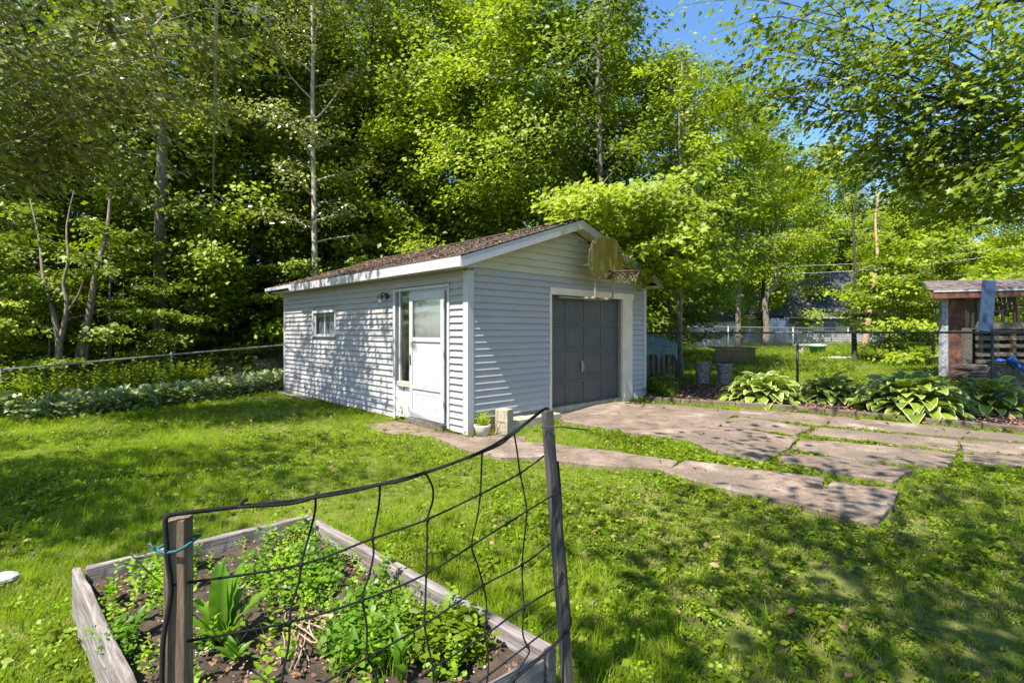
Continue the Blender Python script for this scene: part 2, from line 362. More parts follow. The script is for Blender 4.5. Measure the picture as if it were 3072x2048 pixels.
# ------------------------------------------------------------------ driveway slabs
def s4(x, y): return (1500 + .6684 * x, 1150 + .6684 * y)
slab_px = [
    [s4(*p) for p in [(232, 135), (545, 82), (820, 103), (1080, 128), (1005, 163), (965, 190), (838, 250), (560, 215), (300, 170)]],
    [s4(*p) for p in [(848, 250), (972, 196), (1330, 243), (1250, 300), (1170, 352), (1000, 320)]],
    [s4(*p) for p in [(1015, 167), (1085, 157), (1385, 200), (1310, 230), (1010, 190)]],
    [s4(*p) for p in [(1090, 116), (1495, 148), (1440, 188), (1080, 148)]],
    [s4(*p) for p in [(1512, 152), (2100, 210), (2050, 240), (1490, 192)]],
    [s4(*p) for p in [(2125, 214), (2500, 250), (2500, 272), (2095, 240)]],
    [s4(*p) for p in [(1445, 202), (2040, 257), (2028, 300), (1405, 232)]],
    [s4(*p) for p in [(2085, 263), (2500, 288), (2500, 322), (2090, 308)]],
    [s4(*p) for p in [(1370, 252), (1700, 283), (2030, 318), (1985, 372), (1600, 340), (1330, 295)]],
    [s4(*p) for p in [(2100, 325), (2500, 338), (2500, 380), (2110, 356)]],
    [s4(*p) for p in [(1290, 320), (1560, 348), (1830, 390), (1740, 438), (1530, 400), (1262, 347)]],
    [s4(*p) for p in [(845, 350), (1440, 425), (1425, 470), (1330, 545), (1060, 480), (745, 395)]],
    [s4(*p) for p in [(1500, 447), (1780, 485), (1715, 560), (1690, 640), (1380, 550)]],
    [(1285, 1302), (1400, 1312), (1496, 1320), (1640, 1331), (1640, 1366), (1500, 1369), (1400, 1346)],
    [(1650, 1333), (1850, 1361), (2021, 1384), (1991, 1412), (1760, 1391), (1650, 1378)],
]
drive = empty('driveway'); tag(drive, 'old concrete driveway of uneven slabs with grass in the joints', 'driveway', kind='structure')
SLABS = []
for i, poly in enumerate(slab_px):
    P = [GP(u, v, .028) for u, v in poly]
    cc = sum(P, Vector()) / len(P)
    P = [p + (p - cc).normalized() * .045 for p in P]; P = [Vector((p.x, p.y, g1(p.x, p.y) + .028)) for p in P]
    # densify and roughen the edge
    Q = []
    for a, b in zip(P, P[1:] + P[:1]):
        n = max(1, int((b - a).length / .16))
        for k in range(n):
            q = a.lerp(b, k / n)
            if k: q = q + Vector((R_.gauss(0, .014), R_.gauss(0, .014), 0))
            Q.append(q)
    tilt = R_.uniform(-.004, .012)
    top = [Vector((q.x, q.y, g1(q.x, q.y) + .028 + tilt)) for q in Q]
    cen = sum(top, Vector()) / len(top)
    bot = [Vector((q.x, q.y, q.z - .12)) for q in top]
    inn = [cen + (q - cen) * .975 + Vector((0, 0, .008)) for q in top]
    n = len(top); mb = MB()
    cen = sum(inn, Vector()) / n
    mb.add(inn + top + bot + [cen], [(k, (k + 1) % n, 3 * n) for k in range(n)] + [(k, k + n, (k + 1) % n + n, (k + 1) % n) for k in range(n)] +
           [(k + n, k + 2 * n, (k + 1) % n + 2 * n, (k + 1) % n + n) for k in range(n)])
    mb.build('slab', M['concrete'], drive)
    SLABS.append(np.array([(q.x, q.y) for q in top]))

def inside(poly, x, y):
    x = np.asarray(x); y = np.asarray(y); r = np.zeros(x.shape, bool); j = len(poly) - 1
    for i in range(len(poly)):
        xi, yi = poly[i]; xj, yj = poly[j]
        c = ((yi > y) != (yj > y)) & (x < (xj - xi) * (y - yi) / (yj - yi + 1e-12) + xi)
        r ^= c; j = i
    return r

def sheet(name, px, m, off, lab, cat):
    P = [GP(u, v) for u, v in px]; Q = []
    for a, b in zip(P, P[1:] + P[:1]):
        n = max(1, int((b - a).length / .1))
        for k in range(n):
            q = a.lerp(b, k / n); Q.append((q.x + R_.gauss(0, .03), q.y + R_.gauss(0, .03)))
    c = np.mean(Q, 0); ring = [(x, y, g1(x, y) + off) for x, y in Q]; n = len(ring)
    mid = [(c[0] + (x - c[0]) * .5, c[1] + (y - c[1]) * .5) for x, y in Q]; mid = [(x, y, g1(x, y) + off + .012) for x, y in mid]
    o = MB().add(ring + mid + [(c[0], c[1], g1(*c) + off + .015)], [(i, (i + 1) % n, (i + 1) % n + n, i + n) for i in range(n)] + [(i + n, (i + 1) % n + n, 2 * n) for i in range(n)]).build(name, m, smooth=True)
    tag(o, lab, cat, kind='structure'); return np.array(Q)
M['dirt'] = surf('trodden_dirt', [(0.3, (.09, .062, .045)), (0.55, (.19, .135, .10)), (0.8, (.31, .24, .19))], 7, rough=1, bump=.6, bscale=50, world=True)
DIRT = sheet('bare_soil', [(1092, 1276), (1170, 1262), (1236, 1272), (1330, 1298), (1420, 1312), (1400, 1322), (1290, 1312), (1215, 1304), (1130, 1294)], M['dirt'], .004, 'trodden bare soil in front of the side door', 'soil')
DIRT2 = sheet('bare_soil', [(1420, 1309), (1500, 1304), (1580, 1312), (1570, 1322), (1480, 1318)], M['dirt'], .004, 'strip of bare soil below the flower pot and block', 'soil')

# ------------------------------------------------------------------ garage
CXY = Vector((-.63, 7.38)); ANG = math.atan2(.689, .725)
AX = Vector((.725, .689)); AY = Vector((-.689, .725))        # local x along the front, local y along the side wall
def fx(u, d=0.0):
    """local x on the plane parallel to the front wall, d in front of it"""
    b = CXY - AY * d; k = (u - CX) / F_PX
    return (b.y * k - b.x) / (AX.x - AX.y * k)
def fz(u, v, d=0.0):
    b = CXY - AY * d; x = fx(u, d); Y = b.y + AX.y * x
    return CAM_Z - (v - HY) * Y / F_PX
def ly(u):
    k = (u - CX) / F_PX; return (CXY.x - CXY.y * k) / (.689 + .725 * k)
def lz(u, v):
    Y = CXY.y + .725 * ly(u); return CAM_Z - (v - HY) * Y / F_PX
W, D = 4.62, 7.1
BASE = .02; EX = .1                                            # siding exposure
gar = empty('garage', (CXY.x, CXY.y, 0), ANG)
tag(gar, 'white vinyl sided single garage with low gable roof at the centre of the yard', 'garage')
WT = 2.33; RISE = .335; OV = .30; OF = .235
def roof_z(x):                                                  # underside of the roof at local x
    return 2.38 + RISE * (min(x, W - x) + OV) - .0
# openings
sl0, sl1 = ly(1354), ly(1185)        # casing of the side door and side light (local y)
wn0, wn1 = ly(1013), ly(942.6)
wz0, wz1 = lz(980, 1010), lz(980, 930)
gd0, gd1 = fx(1652), fx(1866)
gdz0, gdz1 = .15, fz(1760, 891)
cas0, cas1 = fx(1646), fx(1893)
casz = fz(1647, 862)
print('garage', sl0, sl1, 'win', wn0, wn1, wz0, wz1, 'gdoor', gd0, gd1, gdz1, 'cas', cas0, cas1, casz)
# core walls
mb = MB()
mb.box(.02, .1, 0.1, sl0, 0.02, WT); mb.box(.02, .1, sl1, wn0, .02, WT); mb.box(.02, .1, wn1, D, .02, WT)
mb.box(.02, .1, wn0, wn1, .02, wz0); mb.box(.02, .1, wn0, wn1, wz1, WT); mb.box(.02, .1, sl0, sl1, 2.14, WT)
mb.build('side_wall', M['siding'], gar)
mb = MB(); mb.box(.1, gd0, .02, .1, .02, WT); mb.box(gd1, W - .02, .02, .1, .02, WT); mb.box(gd0, gd1, .02, .1, gdz1 + .02, WT)
mb.add([(0.02, .02, WT), (W - .02, .02, WT), (W - .02, .02, roof_z(W) - .02), (W / 2, .02, roof_z(W / 2) - .02), (.02, .02, roof_z(0) - .02),
        (0.02, .1, WT), (W - .02, .1, WT), (W - .02, .1, roof_z(W) - .02), (W / 2, .1, roof_z(W / 2) - .02), (.02, .1, roof_z(0) - .02)],
       [(0, 1, 2, 3, 4), (9, 8, 7, 6, 5), (0, 5, 6, 1), (1, 6, 7, 2), (2, 7, 8, 3), (3, 8, 9, 4), (4, 9, 5, 0)])
mb.build('front_wall', M['siding'], gar)
mb = MB(); mb.box(W - .1, W, .1, D, .0, WT + .1); mb.box(.1, W - .1, D - .1, D, 0, WT + .1)
mb.add([(0.0, D, WT), (W, D, WT), (W / 2, D, roof_z(W / 2) - .02), (0.0, D - .1, WT), (W, D - .1, WT), (W / 2, D - .1, roof_z(W / 2) - .02)],
       [(0, 2, 1), (3, 4, 5), (0, 3, 5, 2), (1, 2, 5, 4)])
mb.build('rear_wall', M['siding'], gar)
box_obj('foundation', .06, W - .04, -.0, .1, -.1, .2, M['block'], gar, .01)
box_obj('floor', .1, W - .1, .1, D - .1, .0, .12, M['dark'], gar)

# clapboards: wedge section, bottom edge proud, each course its own part
board_cache = {}
def clap(name, side, a0, a1, z, m, h=EX, skew=None):
    """side 'L' (local y runs a0..a1 on x=0) or 'F' (local x runs on y=0); skew trims the upper corners under the gable"""
    t0, t1 = .034, .004
    prof = [(0, -t0 + .004), (.004, -t0), (h, -t1), (h, .02), (0, .02)]
    vs = []
    for e, a in enumerate((a0, a1)):
        for (dz, dy) in prof:
            aa = a
            if skew: aa = a + (skew if e == 0 else -skew) * (dz / h)
            vs.append((aa, dy, z + dz) if side == 'F' else (dy, aa, z + dz))
    n = len(prof)
    fs = [tuple(range(n)), tuple(range(2 * n - 1, n - 1, -1))] + [(i, i + n, (i + 1) % n + n, (i + 1) % n) for i in range(n)]
    if side == 'L': fs = [f[::-1] for f in fs]
    return MB().add(vs, fs).build(name, m, gar)
def spans(lo, hi, cuts):
    out = [(lo, hi)]
    for c0, c1 in cuts:
        nw = []
        for a, b in out:
            if c1 <= a or c0 >= b: nw.append((a, b)); continue
            if c0 > a: nw.append((a, c0))
            if c1 < b: nw.append((c1, b))
        out = nw
    return [(a, b) for a, b in out if b - a > .03]
z = BASE
while z < WT - .001:
    cuts = []
    if z < 2.16: cuts.append((sl0, sl1))
    if z + EX > wz0 - .01 and z < wz1 + .01: cuts.append((wn0, wn1))
    for a, b in spans(.085, D - .05, cuts):
        clap('siding_board', 'L', a, b, z, M['siding'], min(EX, WT - z + .08))
    if z > .2:
        cuts = [(cas0, cas1)] if z < casz - .02 else []
        for a, b in spans(.085, W - .075, cuts):
            clap('siding_board', 'F', a, b, z, M['siding'])
    z += EX
zt = z
z = zt
while True:
    xa = (z - 2.38 - .02) / RISE - OV
    xa = max(xa, .02); half = W / 2 - xa
    if half < .12: break
    clap('gable_board', 'F', xa, W - xa, z, M['gable'], EX * 1.15, skew=(EX / RISE if xa > .02 else 0))
    z += EX * 1.15
# corner trims
mb = MB(); mb.box(-.035, -.005, -.035, .08, .0, WT + .04); mb.box(-.005, .08, -.035, -.005, .0, WT + .04)
mb.build('corner_trim', M['white'], gar, bevel=.004)
mb = MB(); mb.box(W - .07, W + .03, -.035, -.0, .12, WT + .1); mb.box(W + .0, W + .03, 0, .08, .12, WT + .1)
mb.build('corner_trim', M['white'], gar, bevel=.004)
box_obj('corner_trim', -.035, -.0, D - .05, D + .03, .0, WT + .04, M['white'], gar, .004)

# roof
ridge = W / 2
mb = MB()
for sgn in (0, 1):
    def X(x): return x if sgn == 0 else W - x
    x0, x1 = -OV, ridge
    z0, z1 = 2.38 + .145, 2.38 + .145 + RISE * (ridge + OV)
    y0, y1 = -OF, D + .38
    vs = [(X(x0), y0, z0), (X(x1), y0, z1), (X(x1), y1, z1), (X(x0), y1, z0)]
    vs += [(a, b, c - .09) for a, b, c in vs]
    fs = [(0, 1, 2, 3), (4, 7, 6, 5), (0, 4, 5, 1), (1, 5, 6, 2), (2, 6, 7, 3), (3, 7, 4, 0)]
    if sgn == 1: fs = [f[::-1] for f in fs]
    mb.add(vs, fs)
roof_deck = mb.build('roof', M['roof'], gar)
# shingle courses (thin steps) and their tabs, sub-parts of the roof
slope_len = math.hypot(ridge + OV, RISE * (ridge + OV)); nc = 19
tab_l = .305
mbs = MB()
for c in range(nc):
    f0 = c / nc; f1 = min(1.0, (c + 1.25) / nc)
    y = -OF - .02 - R_.uniform(0, .15) ; yend = D + .40
    while y < yend:
        ya, yb = max(y, -OF - .02), min(y + tab_l - .012, yend)
        y += tab_l
        if yb - ya < .03: continue
        for sgn in (0, 1):
            def X(x): return x if sgn == 0 else W - x
            xa = -OV - .03 + (ridge + OV + .03) * f0; xb = -OV - .03 + (ridge + OV + .03) * f1
            za = 2.38 + .145 + RISE * (xa + OV); zb = 2.38 + .145 + RISE * (xb + OV)
            j = R_.uniform(0, .006)
            vs = [(X(xa), ya, za + .018 + j), (X(xb), ya, zb + .006), (X(xb), yb, zb + .006), (X(xa), yb, za + .018 + j),
                  (X(xa), ya, za + .003), (X(xa), yb, za + .003)]
            fs = [(0, 1, 2, 3), (0, 3, 5, 4)]
            if sgn == 1: fs = [f[::-1] for f in fs]
            mbs.add(vs, fs)
tag(mbs.build('shingles', M['roof'], roof_deck), kind='stuff')
mb = MB(); mb.box(ridge - .1, ridge + .1, -OF - .02, D + .4, 2.38 + .145 + RISE * (ridge + OV) - .005, 2.38 + .145 + RISE * (ridge + OV) + .02)
mb.build('ridge_cap', M['roof'], roof_deck, bevel=.01)

# fascia, rake boards, soffits
ez = 2.38 + .05
def rake(xa, xb, y0, y1, h, drop, m, name):
    za = 2.38 + .14 + RISE * (min(xa, W - xa) + OV) - drop; zb = 2.38 + .14 + RISE * (min(xb, W - xb) + OV) - drop
    vs = [(xa, y0, za - h), (xb, y0, zb - h), (xb, y1, zb - h), (xa, y1, za - h), (xa, y0, za), (xb, y0, zb), (xb, y1, zb), (xa, y1, za)]
    return MB().add(vs, [(0, 3, 2, 1), (4, 5, 6, 7), (0, 1, 5, 4), (2, 3, 7, 6), (0, 4, 7, 3), (1, 2, 6, 5)]).build(name, m, gar)
rake(-OV - .01, ridge, -OF - .015, -OF + .012, .15, .0, M['white'], 'rake_board')
rake(ridge + .003, W + OV + .01, -OF - .015, -OF + .012, .15, .0, M['white'], 'rake_board')
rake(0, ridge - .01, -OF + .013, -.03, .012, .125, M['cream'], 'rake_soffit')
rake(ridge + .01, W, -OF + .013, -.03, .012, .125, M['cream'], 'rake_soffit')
rake(ridge + .01, W, -.030, -.022, .03, .135, M['rust'], 'drip_strip')
# eave fascia: the front stretch tall and straight, the far stretch broken away
box_obj('eave_fascia', -OV - .03, -OV, -OF - .01, D - 1.45, 2.375, 2.52, M['white'], gar, .004)
mb = MB(); mb.add([(-OV - .03, D - 1.45, 2.375), (-OV - .03, D - 1.45, 2.515), (-OV - .07, D - 1.1, 2.50), (-OV - .05, D - 1.22, 2.385),
                   (-OV - .01, D - 1.45, 2.375), (-OV - .01, D - 1.45, 2.515), (-OV - .05, D - 1.1, 2.50), (-OV - .03, D - 1.22, 2.385)],
                  [(0, 1, 2, 3), (7, 6, 5, 4), (0, 4, 5, 1), (1, 5, 6, 2), (2, 6, 7, 3), (3, 7, 4, 0)])
mb.build('bent_fascia', M['white'], gar)
box_obj('narrow_fascia', -OV - .045, -OV - .01, D - 1.5, D + .42, 2.455, 2.53, M['white'], gar, .004)
box_obj('eave_soffit', -OV, .0, -OF + .013, D + .1, 2.395, 2.41, M['white'], gar)
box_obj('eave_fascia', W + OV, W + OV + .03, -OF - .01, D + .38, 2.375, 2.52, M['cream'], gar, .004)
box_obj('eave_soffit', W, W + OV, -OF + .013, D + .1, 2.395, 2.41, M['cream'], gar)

# small window on the side wall
wf = empty('window', parent=gar)
w0, w1 = wn0, wn1
mb = MB(); t = .055
mb.box(-.05, .03, w0, w1, wz1 - t, wz1); mb.box(-.06, .03, w0 - .01, w1 + .01, wz0, wz0 + t)
mb.box(-.05, .03, w0, w0 + t, wz0 + t, wz1 - t); mb.box(-.05, .03, w1 - t, w1, wz0 + t, wz1 - t)
mb.build('frame', M['white'], wf, bevel=.003)
ym = (w0 + w1) / 2
MB().box(-.02, .02, ym - .018, ym + .018, wz0 + t, wz1 - t).build('mullion', M['white'], wf); MB().box(-.012, .02, w0 + t, w0 + t + .025, wz0 + t, wz1 - t).build('sash', M['white'], wf); MB().box(-.012, .02, w1 - t - .05, w1 - t, wz0 + t, wz1 - t).build('sash', M['white'], wf)
box_obj('pane', -.004, .0, w0 + t, ym - .018, wz0 + t, wz1 - t, M['glass'], wf)
box_obj('pane', -.004, .0, ym + .018, w1 - t, wz0 + t, wz1 - t, M['glass'], wf)
mb = MB(); n = 14
for i in range(n):
    a = w0 + t + (w1 - w0 - 2 * t) * i / n; b = w0 + t + (w1 - w0 - 2 * t) * (i + 1) / n
    if i in (1, 2): continue
    mb.add([(.06 + .02 * (i % 2), a, wz0), (.06 + .02 * ((i + 1) % 2), b, wz0), (.06 + .02 * ((i + 1) % 2), b, wz1), (.06 + .02 * (i % 2), a, wz1)], [(0, 1, 2, 3)])
mb.build('curtain', M['curtain'], wf)
box_obj('dark_backing', .1, .5, w0 - .2, w1 + .2, wz0 - .2, wz1 + .2, M['dark'], wf)  # solid dark block in place of the unlit room behind the window

# side door with side light
top = 2.155
cs = empty('door_surround', parent=gar)
dy0, dy1 = ly(1343), ly(1239)          # storm door
gy0, gy1 = ly(1236), ly(1205)          # side light glass
mb = MB()
mb.box(-.045, .03, sl0, sl0 + .055, .04, top); mb.box(-.045, .03, sl1 - .075, sl1, .0, top); mb.box(-.05, .03, sl0, sl1, top, top + .05)
mb.box(-.035, .03, dy1 + .005, gy0, .04, top)
mb.box(-.03, .03, gy1, gy1 + .045, .55, top)
mb.build('casing', M['white'], cs, bevel=.003)
slz = lz(1220, 1142)
box_obj('sill', -.07, .03, gy0 - .01, gy1 + .05, slz - .09, slz - .01, M['sill'], cs, .006)
box_obj('lower_panel', -.015, .03, gy0, sl1 - .075, .06, slz - .09, M['peel'], cs)
box_obj('side_pane', -.006, .0, gy0, gy1, slz - .01, top, M['glass'], cs)
box_obj('side_dark_backing', .12, .9, sl0 - .15, sl1 + .1, 0, 2.3, M['dark'], cs)  # dark block in place of the unlit room behind the side light
sd_ = empty('storm_door', parent=gar)
zb, ztp = .11, top - .05
fw = .085
mb = MB(); X0, X1 = -.075, -.04
mb.box(X0, X1, dy0, dy0 + fw, zb, ztp); mb.box(X0, X1, dy1 - fw * 1.1, dy1, zb, ztp)
mb.box(X0, X1, dy0 + fw, dy1 - fw * 1.1, ztp - .12, ztp); mb.box(X0, X1, dy0 + fw, dy1 - fw * 1.1, zb, zb + .11)
za = lz(1300, 1019); zc = lz(1300, 1166)
mb.box(X0 - .004, X1, dy0 + fw, dy1 - fw * 1.1, za - .035, za + .035)
mb.box(X0 - .004, X1, dy0 + fw, dy1 - fw * 1.1, zc - .03, zc + .03)
mb.build('frame', M['white'], sd_, bevel=.004)
box_obj('pane', -.062, -.056, dy0 + fw, dy1 - fw * 1.1, za + .035, ztp - .12, M['glass'], sd_)
box_obj('upper_panel', -.06, -.05, dy0 + fw, dy1 - fw * 1.1, zc + .03, za - .035, M['panel'], sd_)
box_obj('kick_panel', -.062, -.05, dy0 + fw, dy1 - fw * 1.1, zb + .11, zc - .03, M['panel'], sd_)
mb = MB(); ka, kb, kc, kd = dy0 + fw + .07, dy1 - fw - .09, zb + .17, zc - .1
mb.tube([(-.063, ka + .04, kc), (-.063, kb - .04, kc), (-.063, kb, kc + .05), (-.063, kb, kd - .05), (-.063, kb - .04, kd), (-.063, ka + .04, kd), (-.063, ka, kd - .05), (-.063, ka, kc + .05), (-.063, ka + .04, kc)], .004, 4)
mb.build('pressed_ring', M['panel'], sd_)
mb = MB(); hz = lz(1243, 1075)
mb.box(-.085, -.075, dy1 - .055, dy1 - .03, hz - .10, hz + .06); mb.tube([(-.085, dy1 - .042, hz), (-.12, dy1 - .042, hz), (-.125, dy1 - .07, hz - .01)], .009, 6)
mb.build('handle', M['black'], sd_)
mb = MB()
for hzz in (.35, 1.1, 1.85): mb.tube([(-.078, dy0 - .005, hzz), (-.078, dy0 - .005, hzz + .09)], .008, 6)
mb.build('hinge', M['galv'], sd_)
# house door behind the storm door glass
idr = MB(); idr.box(-.02, .02, dy0, dy1, .1, top); idr.build('inner_door', M['panel'], gar)
box_obj('threshold', -.12, .02, dy0 - .03, dy1 + .03, -.02, .10, M['greywood'], gar, .006)
mb = MB(); mb.add([(-.03, dy0 + .17, 1.95), (-.045, dy0 + .2, 1.7), (-.03, dy0 + .24, 1.93)], [(0, 1, 2)])
# garage door, 4 x 4 panels
gdr = empty('garage_door', parent=gar)
box_obj('door_leaf', gd0, gd1, .10, .14, gdz0, gdz1, M['gdoor'], gdr)
nw = 4; ph = (gdz1 - gdz0) / 4; pw = (gd1 - gd0) / nw
for r in range(4):
    zs = gdz0 + r * ph
    mb = MB(); a = .05
    mb.box(gd0, gd1, .09, .10, zs + .004, zs + a); mb.box(gd0, gd1, .09, .10, zs + ph - a, zs + ph - .004)
    for c in range(nw + 1):
        xc = gd0 + c * pw; lo = max(gd0, xc - a / 2 - .01); hi = min(gd1, xc + a / 2 + .01)
        mb.box(lo, hi, .09, .10, zs + a, zs + ph - a)
    mb.build('section', M['gdoor'], gdr, bevel=.003)
    for c in range(nw):
        x0 = gd0 + c * pw + .055; x1 = gd0 + (c + 1) * pw - .055
        p = [(x0, .098, zs + .07), (x1, .098, zs + .07), (x1, .098, zs + ph - .07), (x0, .098, zs + ph - .07)]
        q = [(x0 + .03, .094, zs + .1), (x1 - .03, .094, zs + .1), (x1 - .03, .094, zs + ph - .1), (x0 + .03, .094, zs + ph - .1)]
        MB().add(p + q, [(4, 5, 6, 7), (0, 1, 5, 4), (1, 2, 6, 5), (2, 3, 7, 6), (3, 0, 4, 7)]).build('panel', M['gdoor'], gdr)
mb = MB(); hx = fx(1757); mb.tube([(hx - .02, .08, .78), (hx, .04, .80), (hx + .01, .04, .9), (hx - .01, .08, .93)], .008, 6); mb.box(hx - .03, hx + .03, .072, .08, .76, .95)
mb.build('handle', M['galv'], gdr)
box_obj('weather_strip', gd0, gd1, .075, .12, gdz0 - .03, gdz0, M['black'], gdr)
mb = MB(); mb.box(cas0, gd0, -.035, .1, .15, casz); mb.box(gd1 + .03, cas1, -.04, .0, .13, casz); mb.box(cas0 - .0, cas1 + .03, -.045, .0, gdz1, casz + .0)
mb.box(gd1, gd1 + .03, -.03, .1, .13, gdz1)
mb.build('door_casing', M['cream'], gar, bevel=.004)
mb = MB(); mb.add([(cas1 + .01, -.05, .14), (W - .08, -.08, .13), (W - .06, -.04, .28), (cas1 + .05, -.03, .30)], [(0, 1, 2, 3)]); mb.build('loose_board', M['siding'], gar)

# leaf litter on the roof
def flakes(name, P, size, mat, tilt=.35, tmpl=T_RHOMB, parent=None):
    n = len(P); Nn = np.stack([RG.normal(0, tilt, n), RG.normal(0, tilt, n), np.ones(n)], 1)
    T = RG.normal(0, 1, (n, 3)); me = leaves_mesh(name, P, Nn, T, RG.uniform(.6, 1.3, n) * size, RG.random(n), tmpl, mat)
    return link(name, me, parent)
n = 8500; ff = RG.random(n) ** .85; yy = RG.uniform(-.1, D + .3, n)
keep = np.sin(yy * 2.1 + ff * 5) + np.sin(yy * 5.2 - ff * 9) * .6 + ff * .5 + RG.normal(0, .7, n) > .15
ff, yy = ff[keep], yy[keep]; xs = -OV + (ridge + OV) * ff
ro = flakes('leaf_litter', np.stack([xs, yy, 2.38 + .145 + RISE * (xs + OV) + .022], 1), .040, M['rooflitter'], .4, parent=gar); tag(ro, kind='stuff')

# wall lamp
def gloc(x, y, z):
    p = CXY + AX * x + AY * y; return Vector((p.x, p.y, z))
lamp_y = ly(1166); lamp_z = lz(1166, 888)
lm = empty('wall_lamp', gloc(-.03, lamp_y, lamp_z), ANG); tag(lm, 'small black wall lamp with clear glass jar left of the side door', 'lamp')
mb = MB(); mb.lathe([(0, -.0), (.055, 0), (.055, .02), (0, .03)], 14)
rotm = Matrix.Rotation(-math.pi / 2, 4, 'Y'); mb.v = [tuple(rotm @ Vector(v)) for v in mb.v]; mb.build('back_plate', M['black'], lm)
mb = MB(); mb.tube([(-.02, 0, .01), (-.07, 0, .05), (-.12, 0, .035), (-.13, 0, .0)], .012, 8); mb.lathe([(0, .02), (.05, .01), (.055, -.04), (.045, -.045), (0, -.045)], 14, (-.13, 0, 0)); mb.build('arm', M['black'], lm)
mb = MB(); mb.lathe([(.04, -.045), (.045, -.08), (.045, -.15), (.035, -.17), (0, -.172)], 14, (-.13, 0, 0)); mb.build('glass_jar', M['glass'], lm, smooth=True)
mb = MB(); mb.lathe([(0, -.05), (.02, -.055), (.028, -.10), (.015, -.13), (0, -.135)], 12, (-.13, 0, 0)); mb.build('bulb', M['white'], lm, smooth=True)
# vine stems standing for the twig shadows under the lamp, and twig caught on the eave
mb = MB()
for k in range(7):
    p = gloc(-.05, lamp_y + R_.uniform(-.12, .3), lamp_z - .32 + R_.uniform(-.05, .12)); pts = [p]
    for j in range(5): p = p + Vector((R_.uniform(-.06, .06), R_.uniform(-.05, .05), R_.uniform(-.09, .03))); pts.append(p)
    mb.tube(pts, .003, 4)
tag(mb.build('shadow_vine', M['twig']), 'thin vine stems standing for twig shadows on the siding below the wall lamp', 'vine')
mb = MB(); ty = ly(1100)
base = gloc(-OV - .04, ty, 2.52)
for k in range(6):
    p = base + Vector((R_.uniform(-.05, .05), R_.uniform(-.05, .05), R_.uniform(-.02, .05))); pts = [p]; d = Vector((R_.uniform(.1, .5) * (1 if k % 2 else -.4), R_.uniform(-.15, .1), R_.uniform(-.3, .25)))
    for j in range(5): d = d + Vector((R_.uniform(-.1, .1), R_.uniform(-.1, .1), R_.uniform(-.1, .1))); p = p + d * .12; pts.append(p)
    mb.tube(pts, [.006, .005, .004, .003, .003, .002], 4)
tag(mb.build('fallen_twig', M['twig']), 'dead forked twig caught on the edge of the garage roof', 'twig')

# ------------------------------------------------------------------ basketball hoop
DB = .46
bx = fx(1820, DB); bz0 = 2.39
hoop = empty('basketball_hoop', gloc(bx, -DB, bz0), ANG); tag(hoop, 'old yellowed fan shaped basketball backboard and rim above the garage door', 'basketball hoop')
out = [(.9 * a_, .93 * b_) for a_, b_ in [(-.28, 0), (.28, 0), (.52, .14), (.55, .30), (.53, .48), (.44, .64), (.28, .75), (0, .79), (-.28, .75), (-.44, .64), (-.53, .48), (-.55, .30), (-.52, .14)]]
mb = MB(); mb.prism([(x, -.02, z) for x, z in out], [(x, .02, z) for x, z in out]); mb.build('backboard', M['board'], hoop)
mb = MB(); mb.tube([(x, 0, z) for x, z in out] + [(out[0][0], 0, out[0][1])], .016, 6); mb.build('edge_rim', M['metal'], hoop, smooth=True)
mb = MB()
for x, z in out: mb.lathe([(0, .012), (.014, .008), (.014, -.008), (0, -.012)], 6, (x * .95, -.03, z * .95 + .02))
mb.build('bolts', M['white'], hoop)
mb = MB(); nn = 28; cy = -.02 - .15 - .225; rz = .09
mb.tube([(.225 * math.sin(2 * math.pi * k / nn), cy + .225 * math.cos(2 * math.pi * k / nn), rz) for k in range(nn + 1)], .012, 6, cap=False)
mb.build('rim', M['rust'], hoop, smooth=True)
mb = MB(); mb.box(-.07, .07, -.06, -.02, .01, .15); mb.box(-.06, .06, -.17, -.06, .075, .095); mb.tube([(-.15, cy + .15, rz), (-.05, -.05, .03)], .008, 5); mb.tube([(.15, cy + .15, rz), (.05, -.05, .03)], .008, 5)
mb.build('mounting_plate', M['rust'], hoop)
mb = MB()
for k in range(12):
    for sgn in (-1, 1):
        pts = []
        for j in range(4):
            a = 2 * math.pi * (k + sgn * j * .5) / 12; r = .22 - .025 * j; pts.append((r * math.sin(a), cy + r * math.cos(a), rz - .01 - .05 * j - .02 * math.sin(k * 2.3)))
        mb.tube(pts, .0035, 4, cap=False)
mb.build('net', M['netwhite'], hoop)
mb = MB()
for x in (-.28, .22):
    mb.bar((x, .03, .25), (x, .03, -.33), .03, .02); mb.bar((x, .03, -.32), (x, DB - .05, -.32), .03, .03); mb.bar((x, .03, .25), (x, DB - .06, .25), .03, .02)
mb.bar((-.8, DB - .07, -.32), (.28, DB - .07, -.32), .02, .03)
mb.build('bracket', M['metal'], hoop)

